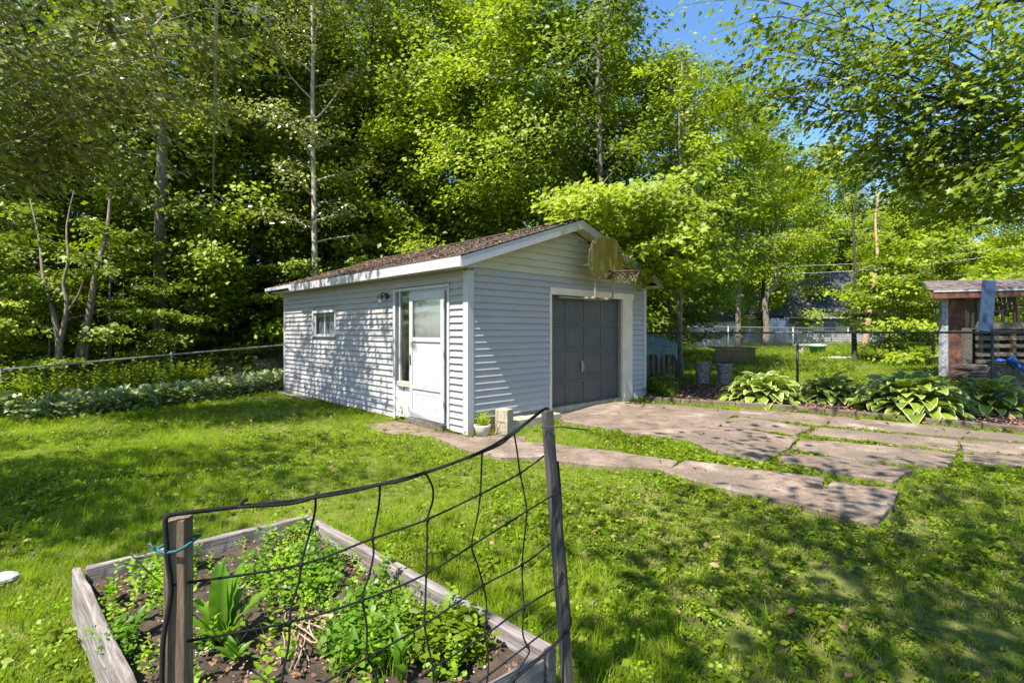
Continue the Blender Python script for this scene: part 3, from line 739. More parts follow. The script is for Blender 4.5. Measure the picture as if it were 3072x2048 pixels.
# ------------------------------------------------------------------ things beside the garage corner
pc = GP(1447, 1308); pc.z = g1(pc.x, pc.y)
pot = empty('flower_pot', pc); tag(pot, 'round cream flower pot full of grassy weeds at the garage corner', 'flower pot')
MB().lathe([(0, 0), (.085, 0), (.105, .10), (.118, .135), (.122, .165), (.108, .165), (.10, .13), (0, .13)], 22).build('bowl', M['pot'], pot, smooth=True)
MB().lathe([(0, .145), (.102, .14)], 16).build('potting_soil', M['soil'], pot)
def blades(name, n, rad, h, w, mat, parent=None, lean=.5, seg=3):
    """arching grass blades as a ribbon mesh"""
    V = []; Fq = []; var = []
    for i in range(n):
        a = RG.uniform(0, 2 * math.pi); r = rad * math.sqrt(RG.random()); bx_, by_ = r * math.cos(a), r * math.sin(a)
        d = RG.uniform(0, 2 * math.pi); hh = h * RG.uniform(.5, 1.15); ln = lean * RG.uniform(.2, 1.2) * hh; ww = w * RG.uniform(.6, 1.2)
        px, py = -math.sin(d) * ww / 2, math.cos(d) * ww / 2; o = len(V)
        for s_ in range(seg + 1):
            t = s_ / seg; cx_ = bx_ + math.cos(d) * ln * t * t; cy_ = by_ + math.sin(d) * ln * t * t; cz = hh * (t - .22 * lean * t * t); k = (1 - t) ** .7 if s_ else .8
            if s_ == seg: V.append((cx_, cy_, cz))
            else: V += [(cx_ - px * k, cy_ - py * k, cz), (cx_ + px * k, cy_ + py * k, cz)]
        for s_ in range(seg):
            if s_ == seg - 1: Fq.append((o + 2 * s_, o + 2 * s_ + 1, o + 2 * s_ + 2)); var.append(i)
            else: Fq.append((o + 2 * s_, o + 2 * s_ + 1, o + 2 * s_ + 3, o + 2 * s_ + 2)); var.append(i)
    me = bpy.data.meshes.new(name); me.from_pydata(V, [], Fq); rv = RG.random(n)
    at = me.attributes.new('var', 'FLOAT', 'FACE'); at.data.foreach_set('value', np.array([rv[i] for i in var], np.float32))
    me.materials.append(mat)
    return me
o = link('weeds', blades('weeds', 60, .09, .30, .016, M['grass'], lean=.9), pot, (0, 0, .13)); tag(o, kind='stuff')
mb = MB()
cb = GP(1513, 1300); cb = Vector((cb.x, cb.y, g1(cb.x, cb.y)))
blk = empty('cinder_block', cb, ANG - .15); tag(blk, 'hollow concrete block standing on end beside the flower pot', 'concrete block')
mb = MB(); mb.box(-.1, .1, -.1, -.06, 0, .36); mb.box(-.1, .1, .06, .1, 0, .36); mb.box(-.1, .1, -.06, .06, 0, .04); mb.box(-.1, .1, -.06, .06, .16, .2); mb.box(-.1, .1, -.06, .06, .32, .36); mb.box(-.1, -.07, -.06, .06, .04, .32)
mb.v = [tuple(Matrix.Rotation(.5, 4, 'Z') @ Vector(v)) for v in mb.v]
mb.build('block_shell', M['block'], blk, bevel=.006)
ledge = MB(); ledge.box(.55, 1.68, -.30, -.01, -.05, .17); lo = ledge.build('concrete_step', M['block'], bevel=.012)
lo.location = (CXY.x, CXY.y, 0); lo.rotation_euler = (0, 0, ANG); tag(lo, 'low crumbling concrete ledge along the front wall of the garage', 'concrete ledge')
# two planks lying at the far foot of the side wall
for k, (a, b, lab) in enumerate((((818, 1176), (948, 1206), 'outer weathered plank on the grass at the far garage corner'), ((838, 1170), (955, 1196), 'inner weathered plank lying against the foot of the garage wall'))):
    p, q = GP(*a), GP(*b); p.z += .04 + .02 * k; q.z += .03 + .02 * k
    o = MB().bar(p, q, .12, .03).build('plank', M['wood'], bevel=.004); tag(o, lab, 'plank', 'planks lying by the garage')

# ------------------------------------------------------------------ raised bed, posts and net
BH = .25
TL, TR, BR = Vector((-2.313, 2.696)), Vector((-1.393, 3.51)), Vector((.178, 2.03))
BL = TL + (BR - TR)
bed = empty('raised_bed', (0, 0, 0)); tag(bed, 'weathered grey timber raised garden bed in the foreground', 'raised bed')
def plank_between(a, b, name, h0, h1, t=.042, ext=.0, inward=None, wob=.006):
    d = (b - a).normalized(); nrm = Vector((-d.y, d.x))
    if nrm.dot(inward) < 0: nrm = -nrm
    L = (b - a).length; n = 14; mb = MB(); vs = []
    for i in range(n + 1):
        c = a + d * (L * i / n)
        e = [R_.uniform(-wob, wob) for _ in range(4)]
        for (w_, z_), ee in zip(((0, h0), (t, h0), (t, h1), (0, h1)), e):
            p = c + nrm * (w_ + ee); vs.append((p.x, p.y, z_ + (ee if z_ > .1 else 0)))
    fs = [(3, 2, 1, 0), tuple(n * 4 + k for k in range(4))]
    for i in range(n):
        for k in range(4): fs.append((i * 4 + k, i * 4 + (k + 1) % 4, (i + 1) * 4 + (k + 1) % 4, (i + 1) * 4 + k))
    # local frame along the plank so that the grain runs with it
    o = mb.add(vs, fs)
    ang = math.atan2(d.y, d.x); Minv = (Matrix.Translation((a.x, a.y, 0)) @ Matrix.Rotation(ang, 4, 'Z')).inverted()
    o.v = [tuple(Minv @ Vector(v)) for v in o.v]
    ob = o.build(name, M['wood'], bed, bevel=.006); ob.location = (a.x, a.y, 0); ob.rotation_euler = (0, 0, ang)
    return ob
cen = (TL + BR) / 2
dA = (TR - TL).normalized(); dB = (BR - TR).normalized()
plank_between(TL + dA * .058, TR - dA * .0, 'bed_board', 0, BH, inward=cen - TL)
plank_between(TR + dB * .058, BR, 'bed_board', 0, BH + .004, .052, inward=cen - TR)
plank_between(TL, BL, 'bed_board', 0, BH + .002, inward=cen - TL)
plank_between(BL + dA * .058, BR - dA * .072, 'bed_board', 0, BH - .01, inward=cen - BL)
box = MB()
# soil in the bed
m_ = 22; vs = []; fs = []
for j in range(m_ + 1):
    for i in range(m_ + 1):
        p = TL.lerp(TR, .03 + .94 * i / m_) + (BR - TR) * (.015 + .97 * j / m_)
        vs.append((p.x, p.y, .16 + .014 * math.sin(i * .9 + j * .4) + .018 * math.sin(j * 1.3) + R_.uniform(-.008, .008)))
fs = [(j * (m_ + 1) + i, j * (m_ + 1) + i + 1, (j + 1) * (m_ + 1) + i + 1, (j + 1) * (m_ + 1) + i) for j in range(m_) for i in range(m_)]
MB().add(vs, fs).build('bed_soil', M['soil'], bed, smooth=True)
def bedpt(n, a=(0.06, .94), b=(.04, .96)):
    s_ = RG.uniform(*a, n); t_ = RG.uniform(*b, n)
    x = TL.x + (TR.x - TL.x) * s_ + (BR.x - TR.x) * t_; y = TL.y + (TR.y - TL.y) * s_ + (BR.y - TR.y) * t_
    return x, y
x, y = bedpt(2600); dens = np.sin(x * 5) + np.sin(y * 6 + 1) + RG.normal(0, .8, len(x)); k = dens > -.2
fl = flakes('leaf_litter', np.stack([x[k], y[k], .178 + RG.uniform(0, .025, k.sum())], 1), .022, M['litter'], .8, T_OVAL, bed); tag(fl, kind='stuff')
x, y = bedpt(500); fl = flakes('pebbles', np.stack([x, y, .178 + RG.uniform(0, .008, 500)], 1), .009, M['stone'], .5, T_ROUND, bed); tag(fl, kind='stuff')
mb = MB()
for k in range(13):
    c = GP(880 + R_.uniform(-30, 60), 1880 + R_.uniform(-20, 60), .14); p = Vector((c.x, c.y, .19)); a = R_.uniform(-1.3, .4); pts = [p]
    for j in range(4): a += R_.uniform(-.2, .2); p = p + Vector((math.cos(a) * .08, math.sin(a) * .08, R_.uniform(-.012, .02))); p.z = max(p.z, .175); pts.append(p)
    mb.tube(pts, .0035, 4)
tag(mb.build('dead_stalks', M['twig'], bed), kind='stuff')

LP, RP = Vector((-.775, 1.16)), Vector((.205, 1.98))
def npt(u, v, off=0.0):
    """point of the net plane (through both posts) at pixel u, v"""
    k = (u - CX) / F_PX; d = RP - LP
    s_ = (k * LP.y - LP.x) / (d.x - d.y * k); Y = LP.y + d.y * s_ - off
    return Vector((k * Y, Y, CAM_Z - (v - HY) * Y / F_PX))
def post(name, top_uv, bot_uv, p, w, m, lab, rot=0):
    t = PT(top_uv[0], top_uv[1], p.y); b = PT(bot_uv[0], bot_uv[1], p.y)
    d = (b - t); b = t + d * (t.z + .05) / (t.z - b.z)
    o = MB(); L = (t - b).length; n = 8; vs = []
    for i in range(n + 1):
        f = i / n
        for a, c in ((-1, -1), (1, -1), (1, 1), (-1, 1)):
            vs.append((a * w / 2 + R_.uniform(-.0012, .0012), c * w / 2 + R_.uniform(-.0012, .0012), L * f))
    fs = [(0, 3, 2, 1), tuple(n * 4 + k for k in range(4))]
    for i in range(n):
        for k in range(4): fs.append((i * 4 + k, i * 4 + (k + 1) % 4, (i + 1) * 4 + (k + 1) % 4, (i + 1) * 4 + k))
    ob = o.add(vs, fs).build(name, m, bevel=.002); ob.location = b
    q = (t - b).to_track_quat('Z', 'Y'); ob.rotation_euler = (q.to_matrix() @ Matrix.Rotation(rot, 3, 'Z')).to_euler()
    return ob
lp = post('garden_post', (536, 1552), (538, 2048), LP, .043, M['postwood'], '', .12)
tag(lp, 'short brown square post at the left end of the garden net', 'post', 'posts holding the garden net')
rp = post('garden_post', (1641, 1232), (1703, 2048), RP, .036, M['postdark'], '', .5)
tag(rp, 'tall dark leaning post at the right end of the garden net', 'post', 'posts holding the garden net')
def z7(x, y): return (900 + .541 * x, 1200 + .541 * y)
def z6(x, y): return (150 + .3813 * x, 1450 + .3813 * y)
def z8(x, y): return (500 + .5102 * x, 1650 + .5102 * y)
def smooth(pts, k=4):
    P = [Vector(p) for p in pts]; out = []
    for i in range(len(P) - 1):
        p0, p1, p2, p3 = P[max(i - 1, 0)], P[i], P[i + 1], P[min(i + 2, len(P) - 1)]
        for j in range(k):
            t = j / k; out.append(.5 * ((2 * p1) + (p2 - p0) * t + (2 * p0 - 5 * p1 + 4 * p2 - p3) * t * t + (3 * p1 - p0 - 3 * p2 + p3) * t ** 3))
    return out + [P[-1]]
net = empty('garden_net', (0, 0, 0)); tag(net, 'black knotted trellis net stretched between the two garden posts', 'garden net')
def cord(px, r, name='cord', off=.028, extra=None):
    pts = smooth([npt(u, v, off) for u, v in px]); o = MB().tube(pts, r, 6).build(name, M['rope'], net, smooth=True); return o
rope_px = [z6(*p) for p in [(880, 1620), (885, 1300), (910, 1100), (945, 900), (950, 780), (925, 600), (908, 350), (915, 262), (960, 245), (1100, 225), (1500, 180)]] + \
          [z7(*p) for p in [(0, 552), (85, 532), (430, 468), (690, 402), (1005, 285), (1180, 180), (1340, 58), (1375, 46)]]
cord(rope_px, .0052, 'top_rope')
r2 = [z6(1480, 185)] + [z7(*p) for p in [(-60, 575), (85, 540), (260, 512), (430, 472), (560, 448), (690, 406), (850, 350), (1005, 291), (1110, 245), (1180, 190), (1330, 70), (1345, 60), (1300, 400)][:-1]]
cord(r2, .0038, 'top_rope', .036)
cord([z6(1500, 180), z6(1510, 150), z6(1530, 130), z6(1555, 120)], .0045, 'rope_end')
verts_px = [
    [z6(*p) for p in [(2090, 110), (2085, 220), (2040, 400), (1985, 590), (1975, 640), (1960, 760), (1900, 960), (1885, 1090), (1880, 1250), (1840, 1450), (1815, 1640)]],
    [z7(*p) for p in [(445, 470), (435, 600), (410, 720), (402, 765), (408, 850), (385, 960), (345, 1080), (345, 1110), (370, 1250), (372, 1420), (410, 1490), (440, 1620)]],
    [z7(*p) for p in [(695, 402), (735, 480), (735, 560), (708, 655), (705, 800), (700, 960), (695, 1130), (690, 1240), (715, 1380), (738, 1485), (740, 1620)]],
    [z7(*p) for p in [(1010, 285), (1005, 420), (1000, 520), (985, 640), (952, 803), (985, 910), (1015, 1025), (1035, 1130), (1025, 1300), (1042, 1400), (1042, 1520), (1025, 1620)]],
    [z7(*p) for p in [(1187, 180), (1205, 290), (1220, 405), (1240, 500), (1257, 615), (1245, 760), (1232, 910), (1235, 1050), (1242, 1150), (1235, 1290), (1260, 1360), (1270, 1400), (1215, 1490), (1170, 1620)]],
]
for p in verts_px: cord(p, .0031)
hor_px = [
    [z6(950, 800), z6(1100, 775), z6(1975, 637)] + [z7(*p) for p in [(402, 766), (705, 660), (1000, 520), (1220, 405), (1352, 308)]],
    [z6(1080, 1238), z6(1885, 1090)] + [z7(*p) for p in [(345, 1108), (700, 962), (952, 805), (1257, 615), (1445, 500)]],
    [(900, 2085), (969, 2048), (1102, 1971), (1270, 1874), (1449, 1755), (1569, 1692), (1650, 1630)],
    [(1180, 2085), (1235, 2048), (1301, 2002), (1453, 1905), (1574, 1818), (1694, 1747)],
    [(1390, 2085), (1434, 2048), (1579, 1936), (1668, 1866)],
]
for p in hor_px: cord(p, .0031)
cord([(1480, 2085), (1528, 2048), (1653, 1941), (1705, 1885), (1712, 1850)], .0055, 'bottom_rope')
cord([z7(*p) for p in [(1430, 340), (1445, 520), (1452, 700), (1472, 900), (1480, 1010), (1497, 1230), (1480, 1290)]], .0045, 'side_rope', .03)
kn = MB()
for (u, v) in [z6(1975, 637), z6(1885, 1090)] + [z7(*p) for p in [(402, 766), (705, 660), (1000, 520), (1220, 405), (345, 1108), (700, 962), (952, 805), (1257, 615), (690, 1240), (1015, 1025), (1232, 912), (372, 1422), (1025, 1303), (1242, 1148), (85, 535), (437, 468), (693, 403), (1008, 287), (1185, 182), (738, 1487), (1262, 1362)]]:
    p = npt(u, v, .029); kn.lathe([(0, .0075), (.006, .005), (.0072, 0), (.006, -.005), (0, -.0075)], 7, p)
tag(kn.build('knots', M['rope'], net, smooth=True), kind='stuff')
w = .031
mb = MB(); zt_ = 1.5 - (1633 - HY) * 1.13 / F_PX
c = Vector((LP.x, LP.y, 1.02)); c = PT(537, 1640, LP.y)
mb.tube([c + Vector((-.03, -.029, .006)), c + Vector((-.012, -.031, .0)), c + Vector((.015, -.031, .004)), c + Vector((.031, -.028, .012)), c + Vector((.031, .03, .014)), c + Vector((-.03, .031, .008)), c + Vector((-.032, -.027, .006))], .0035, 6)
mb.tube([c + Vector((-.03, -.03, .004)), c + Vector((-.045, -.03, .02)), c + Vector((-.05, -.02, .012))], .003, 5)
tag(mb.build('twine_tie', M['teal'], smooth=True), 'teal twine knotted round the left garden post', 'twine')
p0 = c + Vector((-.034, -.02, .005)); p1 = Vector((TL.x + .25 * dA.x, TL.y + .25 * dA.y, BH + .01))
o = MB().tube([p0, p0.lerp(p1, .5) + Vector((0, 0, -.01)), p1], .0035, 5).build('side_cord', M['blackwire']); tag(o, 'taut dark cord running from the left post to the back board of the bed', 'cord')
c2 = PT(1660, 1281, RP.y - .03); mb = MB()
mb.tube([c2 + Vector((-.05, 0, 0)), c2 + Vector((.03, -.005, .003)), c2 + Vector((.08, .0, -.005)), c2 + Vector((.13, .02, -.014))], .003, 5)
tag(mb.build('wire_tie', M['blackwire']), 'short black wire twisted round the top of the right garden post', 'wire')

# broad garden leaf: curved blade with a midrib fold
def blade_leaf(L, Wd, bend=.9, fold=.25, ripple=.0, nL=10, nW=4, shape='oval', mats=1):
    vs = []; fs = []; mi = []
    x = z = 0; ang = 0
    cl = [(0, 0)]
    for i in range(nL):
        ang = 1.0 * (1 - bend * (i / nL) * 1.6); cl.append((cl[-1][0] + math.cos(ang) * L / nL, cl[-1][1] + math.sin(ang) * L / nL))
    for i in range(nL + 1):
        t = i / nL
        if shape == 'heart': w = Wd * math.sin(math.pi * min(1, (t * .93 + .07)) ** .62) ** .8 * (1 if t < 1 else 0)
        else: w = Wd * (math.sin(math.pi * t ** .75) ** .7 if 0 < t < 1 else .06)
        for j in range(-nW // 2, nW // 2 + 1):
            s_ = j / (nW / 2); vs.append((cl[i][0], s_ * w / 2, cl[i][1] + abs(s_) * w * fold + ripple * math.sin(i * 2.2 + (1 if j > 0 else 0)) * abs(s_)))
    m = nW + 1
    for i in range(nL):
        for j in range(nW):
            fs.append((i * m + j, (i + 1) * m + j, (i + 1) * m + j + 1, i * m + j + 1)); mi.append(1 if (mats == 2 and (j in (0, nW - 1) or i == nL - 1)) else 0)
    return vs, fs, mi
def leaf_me(name, mats, **kw):
    vs, fs, mi = blade_leaf(mats=len(mats), **kw)
    me = bpy.data.meshes.new(name); me.from_pydata(vs, [], fs)
    for m in mats: me.materials.append(m)
    me.polygons.foreach_set('material_index', mi); me.polygons.foreach_set('use_smooth', [True] * len(fs))
    at = me.attributes.new('var', 'FLOAT', 'FACE'); at.data.foreach_set('value', np.full(len(fs), RG.random(), np.float32))
    return me
horse = empty('broadleaf_plant', (GP(672, 1925, .16).x, GP(672, 1925, .16).y, .155)); tag(horse, 'tall light green plant with long crinkled leaves behind the left post', 'plant')
hm = [leaf_me('leaf', [M['bigleaf']], L=.34, Wd=.11, bend=.35, fold=.2, ripple=.008, nL=16), leaf_me('leaf', [M['bigleaf']], L=.27, Wd=.085, bend=.5, fold=.25, ripple=.007, nL=14), leaf_me('leaf', [M['bigleaf']], L=.36, Wd=.05, bend=.25, fold=.4, ripple=.004, nL=12)]
for k, (az, tilt, s_, mi) in enumerate([(2.3, -.55, 1.0, 0), (2.9, -.2, .9, 1), (1.6, -.75, 1.0, 2), (.9, -.6, 1.0, 0), (.2, -.25, 1.05, 1), (-.6, -.1, .8, 1), (3.7, -.1, .9, 1), (-1.6, .0, .7, 0), (1.2, -.5, .9, 1), (2.0, -.7, .85, 2), (5.3, -.2, .6, 1)]):
    o = link('leaf', hm[mi], horse, (0.01 * math.cos(az), .01 * math.sin(az), 0), (0, tilt, az)); o.scale = (s_,) * 3
    o.rotation_euler = (Matrix.Rotation(az, 3, 'Z') @ Matrix.Rotation(tilt, 3, 'Y')).to_euler()
def rosette(name, u, v, n, mats, L, Wd, lab, cat='plant', tilt=(-.6, .1), seed=0, z=.165, group=None):
    rr = random.Random(seed); b = GP(u, v, z); e = empty(name, (b.x, b.y, z if z > .1 else g1(b.x, b.y))); tag(e, lab, cat, group)
    ms = [leaf_me('leaf', mats, L=L, Wd=Wd, bend=.5, fold=.25, nL=8), leaf_me('leaf', mats, L=L * .8, Wd=Wd, bend=.65, fold=.2, nL=8)]
    for k in range(n):
        az = 2 * math.pi * k / n + rr.uniform(-.3, .3); o = link('leaf', ms[k % 2], e)
        o.rotation_euler = (Matrix.Rotation(az, 3, 'Z') @ Matrix.Rotation(rr.uniform(*tilt), 3, 'Y')).to_euler(); o.scale = (rr.uniform(.7, 1.1),) * 3
    return e
rosette('seedling', 705, 1985, 11, [M['bigleaf']], .12, .035, 'small dark leafed plant below the tall crinkled one', seed=3)
rosette('seedling', 1205, 2050, 7, [M['bigleaf']], .22, .045, 'long strap leafed weed in the front of the bed', seed=4, tilt=(-.8, -.3))
rosette('seedling', 400, 1905, 8, [M['bigleaf']], .12, .04, 'young broad leafed seedling left of the left post', seed=5, tilt=(-.7, -.1))
rosette('seedling', 330, 1800, 7, [M['lime']], .10, .035, 'small lime seedling by the left bed board', seed=6, tilt=(-.7, -.1))
rosette('seedling', 1060, 2000, 8, [M['bigleaf']], .16, .05, 'leafy weed low in the middle of the bed', seed=8, tilt=(-.7, -.1))

# ------------------------------------------------------------------ scattering (ground cover that nobody could count)
def scatter(name, P, rot, scl, idx, protos, parent=None):
    me = bpy.data.meshes.new(name); n = len(P)
    me.vertices.add(n); me.vertices.foreach_set('co', np.asarray(P, np.float32).ravel())
    a = me.attributes.new('rot', 'FLOAT_VECTOR', 'POINT'); a.data.foreach_set('vector', np.asarray(rot, np.float32).ravel())
    a = me.attributes.new('scl', 'FLOAT', 'POINT'); a.data.foreach_set('value', np.asarray(scl, np.float32))
    a = me.attributes.new('idx', 'INT', 'POINT'); a.data.foreach_set('value', np.asarray(idx, np.int32))
    ng = bpy.data.node_groups.new(name, 'GeometryNodeTree')
    ng.interface.new_socket('Geometry', in_out='INPUT', socket_type='NodeSocketGeometry')
    ng.interface.new_socket('Geometry', in_out='OUTPUT', socket_type='NodeSocketGeometry')
    gi = ng.nodes.new('NodeGroupInput'); go = ng.nodes.new('NodeGroupOutput'); jn = ng.nodes.new('GeometryNodeJoinGeometry')
    def named(nm, t):
        x = ng.nodes.new('GeometryNodeInputNamedAttribute'); x.data_type = t; x.inputs['Name'].default_value = nm
        return [s_ for s_ in x.outputs if s_.enabled and s_.name == 'Attribute'][0]
    sr, ss, si = named('rot', 'FLOAT_VECTOR'), named('scl', 'FLOAT'), named('idx', 'INT')
    for i, pr in enumerate(protos):
        oi = ng.nodes.new('GeometryNodeObjectInfo'); oi.inputs['Object'].default_value = pr; oi.inputs['As Instance'].default_value = True
        cp = ng.nodes.new('FunctionNodeCompare'); cp.data_type = 'INT'; cp.operation = 'EQUAL'
        ins = [s_ for s_ in cp.inputs if s_.enabled]; ng.links.new(si, ins[0]); ins[1].default_value = i
        ip = ng.nodes.new('GeometryNodeInstanceOnPoints')
        ng.links.new(gi.outputs[0], ip.inputs['Points']); ng.links.new(cp.outputs[0], ip.inputs['Selection'])
        ng.links.new(oi.outputs['Geometry'], ip.inputs['Instance']); ng.links.new(sr, ip.inputs['Rotation']); ng.links.new(ss, ip.inputs['Scale'])
        ng.links.new(ip.outputs[0], jn.inputs[0])
    ng.links.new(jn.outputs[0], go.inputs[0])
    o = link(name, me, parent); md = o.modifiers.new('scatter', 'NODES'); md.node_group = ng
    return o
def proto(me): return bpy.data.objects.new(me.name, me)

def leafy(name, n, rad, h0, h1, size, tmpl, mat, upn=.5, stems=True, colvar=None):
    a = RG.uniform(0, 2 * math.pi, n); r = rad * np.sqrt(RG.random(n)); z_ = RG.uniform(h0, h1, n)
    C = np.stack([r * np.cos(a), r * np.sin(a), z_], 1); d = RG.uniform(0, 2 * math.pi, n)
    T = np.stack([np.cos(d), np.sin(d), RG.normal(.15, .25, n)], 1); Nn = np.stack([RG.normal(0, upn, n), RG.normal(0, upn, n), np.ones(n)], 1)
    return leaves_mesh(name, C, Nn, T, RG.uniform(.6, 1.25, n) * size, RG.random(n) if colvar is None else colvar, tmpl, mat)
pr_grass = [proto(blades('tuft', 16, .05, h, w, M['grass'], lean=l)) for h, w, l in ((.06, .0045, .8), (.08, .0045, .6), (.05, .005, 1.1), (.10, .004, .7))]
pr_tall = [proto(blades('tall_tuft', 14, .04, .18, .006, M['grass'], lean=.7)), proto(blades('dry_tuft', 12, .05, .07, .004, M['dry'], lean=1.0))]
pr_weed = [proto(leafy('clover', 20, .06, .015, .05, .020, T_ROUND, M['weed_leaf'])), proto(leafy('broad_weed', 11, .05, .01, .05, .045, T_OVAL, M['weed_leaf'])),
           proto(leafy('lime_clover', 20, .06, .015, .05, .018, T_ROUND, M['lime']))]
lawn_protos = pr_grass + pr_tall + pr_weed      # 0-3 tufts, 4 tall, 5 dry, 6 clover, 7 broad, 8 lime
BEDP = np.array([(p.x, p.y) for p in (TL, TR, BR, BL)])
gc = [CXY + AX * a + AY * b for a, b in ((-.02, -.04), (W + .05, -.04), (W + .05, D + .05), (-.02, D + .05))]
GARP = np.array([(p.x, p.y) for p in gc])
# hosta bed outline
kerb_px = [(1934, 1203), (2070, 1211), (2208, 1220), (2390, 1233), (2569, 1250), (2820, 1274), (3072, 1297), (3250, 1316)]
KERB = [GP(u, v) for u, v in kerb_px]
FN = [Vector((1.70, 13.26)), Vector((3.84, 12.0)), Vector((5.97, 10.75)), Vector((8.6, 9.2)), Vector((11.2, 7.67))]
HB = np.array([(p.x, p.y) for p in KERB] + [(9.2, 8.6), (8.3, 9.2), (5.9, 10.6), (3.9, 11.8), (2.95, 12.2)])
# fringe of ground cover along the left fence
LAWN_EDGE = [GP(u, v) for u, v in ((-200, 1285), (0, 1262), (150, 1262), (300, 1243), (560, 1212), (700, 1192), (865, 1172))]
FL = [Vector((-12.5, 6.6)), Vector((-9.96, 10.0)), Vector((-8.28, 12.5)), Vector((-6.6, 15.0)), Vector((-4.9, 17.5))]
LB = np.array([(p.x, p.y) for p in LAWN_EDGE] + [(-5.6, 13.2), (-6.0, 17)] + [(p.x, p.y) for p in FL[::-1][1:]])
def vnoise(x, y, s_, ph=0):
    return (np.sin(x * s_ + ph) * np.cos(y * s_ * 1.13 + ph * 1.7) + .6 * np.sin(x * s_ * 2.3 + y * s_ * 1.1 + ph * 2) + .4 * np.sin(y * s_ * 3.1 - x * s_ * 1.9 + ph)) / 2
def lawn_points(x0, x1, y0, y1, dens, hw=True):
    n = int((x1 - x0) * (y1 - y0) * dens); x = RG.uniform(x0, x1, n); y = RG.uniform(y0, y1, n)
    k = (np.abs(x) < y * 1.02 + .6)
    for P in SLABS:
        c_ = P.mean(0); q_ = P - c_; P2 = c_ + q_ * (1 + .05 / np.linalg.norm(q_, axis=1, keepdims=True)); k &= ~inside(P2, x, y) | (inside(P2, x, y) & ~inside(P, x, y) & (RG.random(len(x)) < .55))
    for P in (BEDP, GARP, HB, LB): k &= ~inside(P, x, y)
    k &= ~(inside(DIRT, x, y) | inside(DIRT2, x, y)) | (RG.random(len(x)) < .10)
    return x[k], y[k]
X_, Y_, S_ = [], [], []
for (x0, x1, y0, y1, dn, sc_) in ((-4, 5, 1.2, 4.0, 800, 1.0), (-7, 8, 4.0, 7.0, 560, 1.0), (-10, 12, 7.0, 11, 300, 1.15), (-12, 16, 11, 16, 90, 1.6), (0, 38, 16, 38, 18, 3.0)):
    x, y = lawn_points(x0, x1, y0, y1, dn); X_.append(x); Y_.append(y); S_.append(np.full(len(x), sc_))
x = np.concatenate(X_); y = np.concatenate(Y_); s0 = np.concatenate(S_)
# bare ground by the door and worn spots on the right
dirt = np.exp(-((x + 1.45) ** 2 / .75 + (y - 7.55) ** 2 / .32) * 1.0) * .3 + .3 * np.exp(-((x + .1) ** 2 / .5 + (y - 7.2) ** 2 / .1))
worn = np.clip(vnoise(x, y, 2.2, 1.3) * 1.6 - .25, 0, 1) * (x > .6) * (y < 5.2) * .95 + .45 * (x < -2.4) * (y < 3.4) * np.clip(vnoise(x, y, 3.0, .5) * 1.6, 0, 1)
k = RG.random(len(x)) > np.clip(dirt * 1.5 + worn, 0, .97)
x, y, s0 = x[k], y[k], s0[k]; n = len(x)
weedy = np.clip(.25 + .55 * vnoise(x, y, 1.1, .7) + .45 * S((x - .2) / 1.5) * (y < 9), .04, .85)
r = RG.random(n); idx = RG.integers(0, 4, n)
isw = RG.random(n) < weedy; idx[isw] = RG.integers(6, 8, isw.sum())
lm_ = RG.random(n) < .10 + .3 * (vnoise(x, y, 1.7, 3) > .35); idx[lm_ & isw] = 8
idx[RG.random(n) < .022] = 4; idx[RG.random(n) < .05 + .22 * ((x > .8) & (y < 5))] = 5
Pz = gz(x, y) - .008
rot = np.stack([RG.normal(0, .12, n), RG.normal(0, .12, n), RG.uniform(0, 6.28, n)], 1)
hgt = .75 + .35 * vnoise(x, y, .9, 2.2)
lawn = scatter('lawn', np.stack([x, y, Pz], 1), rot, s0 * RG.uniform(.75, 1.25, n) * (hgt + .05), idx, lawn_protos)
tag(lawn, 'long lush lawn of grass, clover and broad leafed weeds', 'grass', kind='stuff')
print('lawn points', n)
# fallen dry leaves on the grass and slabs
n = 420; x = RG.uniform(-5, 6.5, n); y = RG.uniform(1.6, 9.5, n); k = np.abs(x) < y + .3
for P in (BEDP, GARP): k &= ~inside(P, x, y)
x, y = x[k], y[k]
tag(flakes('fallen_leaves', np.stack([x, y, gz(x, y) + .055], 1), .05, M['litter'], .6, T_OVAL), 'scattered dry brown leaves on the lawn and slabs', 'leaves', kind='stuff')
# weeds in the raised bed
bx_, by_, bi_, bs_ = [], [], [], []
for (u, v, su, sv, cnt, kinds, sz) in ((450, 1670, 80, 60, 150, (0, 0), 1.1), (330, 1700, 60, 30, 22, (0, 1), .9), (850, 1600, 150, 60, 95, (0, 1), .9), (640, 1620, 80, 40, 28, (0, 1), .8), (960, 1745, 90, 60, 32, (1, 0), 1.0),
                                       (330, 1960, 80, 90, 40, (1, 0), .9), (1080, 1850, 60, 60, 36, (0, 1), .9), (1330, 1960, 100, 60, 80, (2, 0), 1.1), (1080, 1970, 80, 50, 50, (1, 0), 1.0), (900, 1730, 40, 90, 26, (0, 1), 1.), (1190, 1890, 90, 90, 30, (0, 1), .8),
                                       (780, 1750, 60, 60, 20, (1, 0), .9), (480, 1790, 40, 60, 20, (0, 1), .8), (620, 1960, 50, 30, 6, (1, 0), .7)):
    for k in range(cnt):
        p = GP(u + R_.gauss(0, su * .6), max(1400, v + R_.gauss(0, sv * .6)), .13)
        bx_.append(p.x); by_.append(p.y); bi_.append(kinds[0] if R_.random() < .75 else kinds[1]); bs_.append(sz * R_.uniform(.7, 1.2))
x, y = bedpt(90)
bx_ += list(x); by_ += list(y); bi_ += [3 if R_.random() < .6 else 4 for _ in x]; bs_ += [R_.uniform(.5, 1.3) for _ in x]
bx_, by_ = np.array(bx_), np.array(by_)
ins_ = BEDP.mean(0) + (BEDP - BEDP.mean(0)) * .93
k = inside(ins_, bx_, by_)
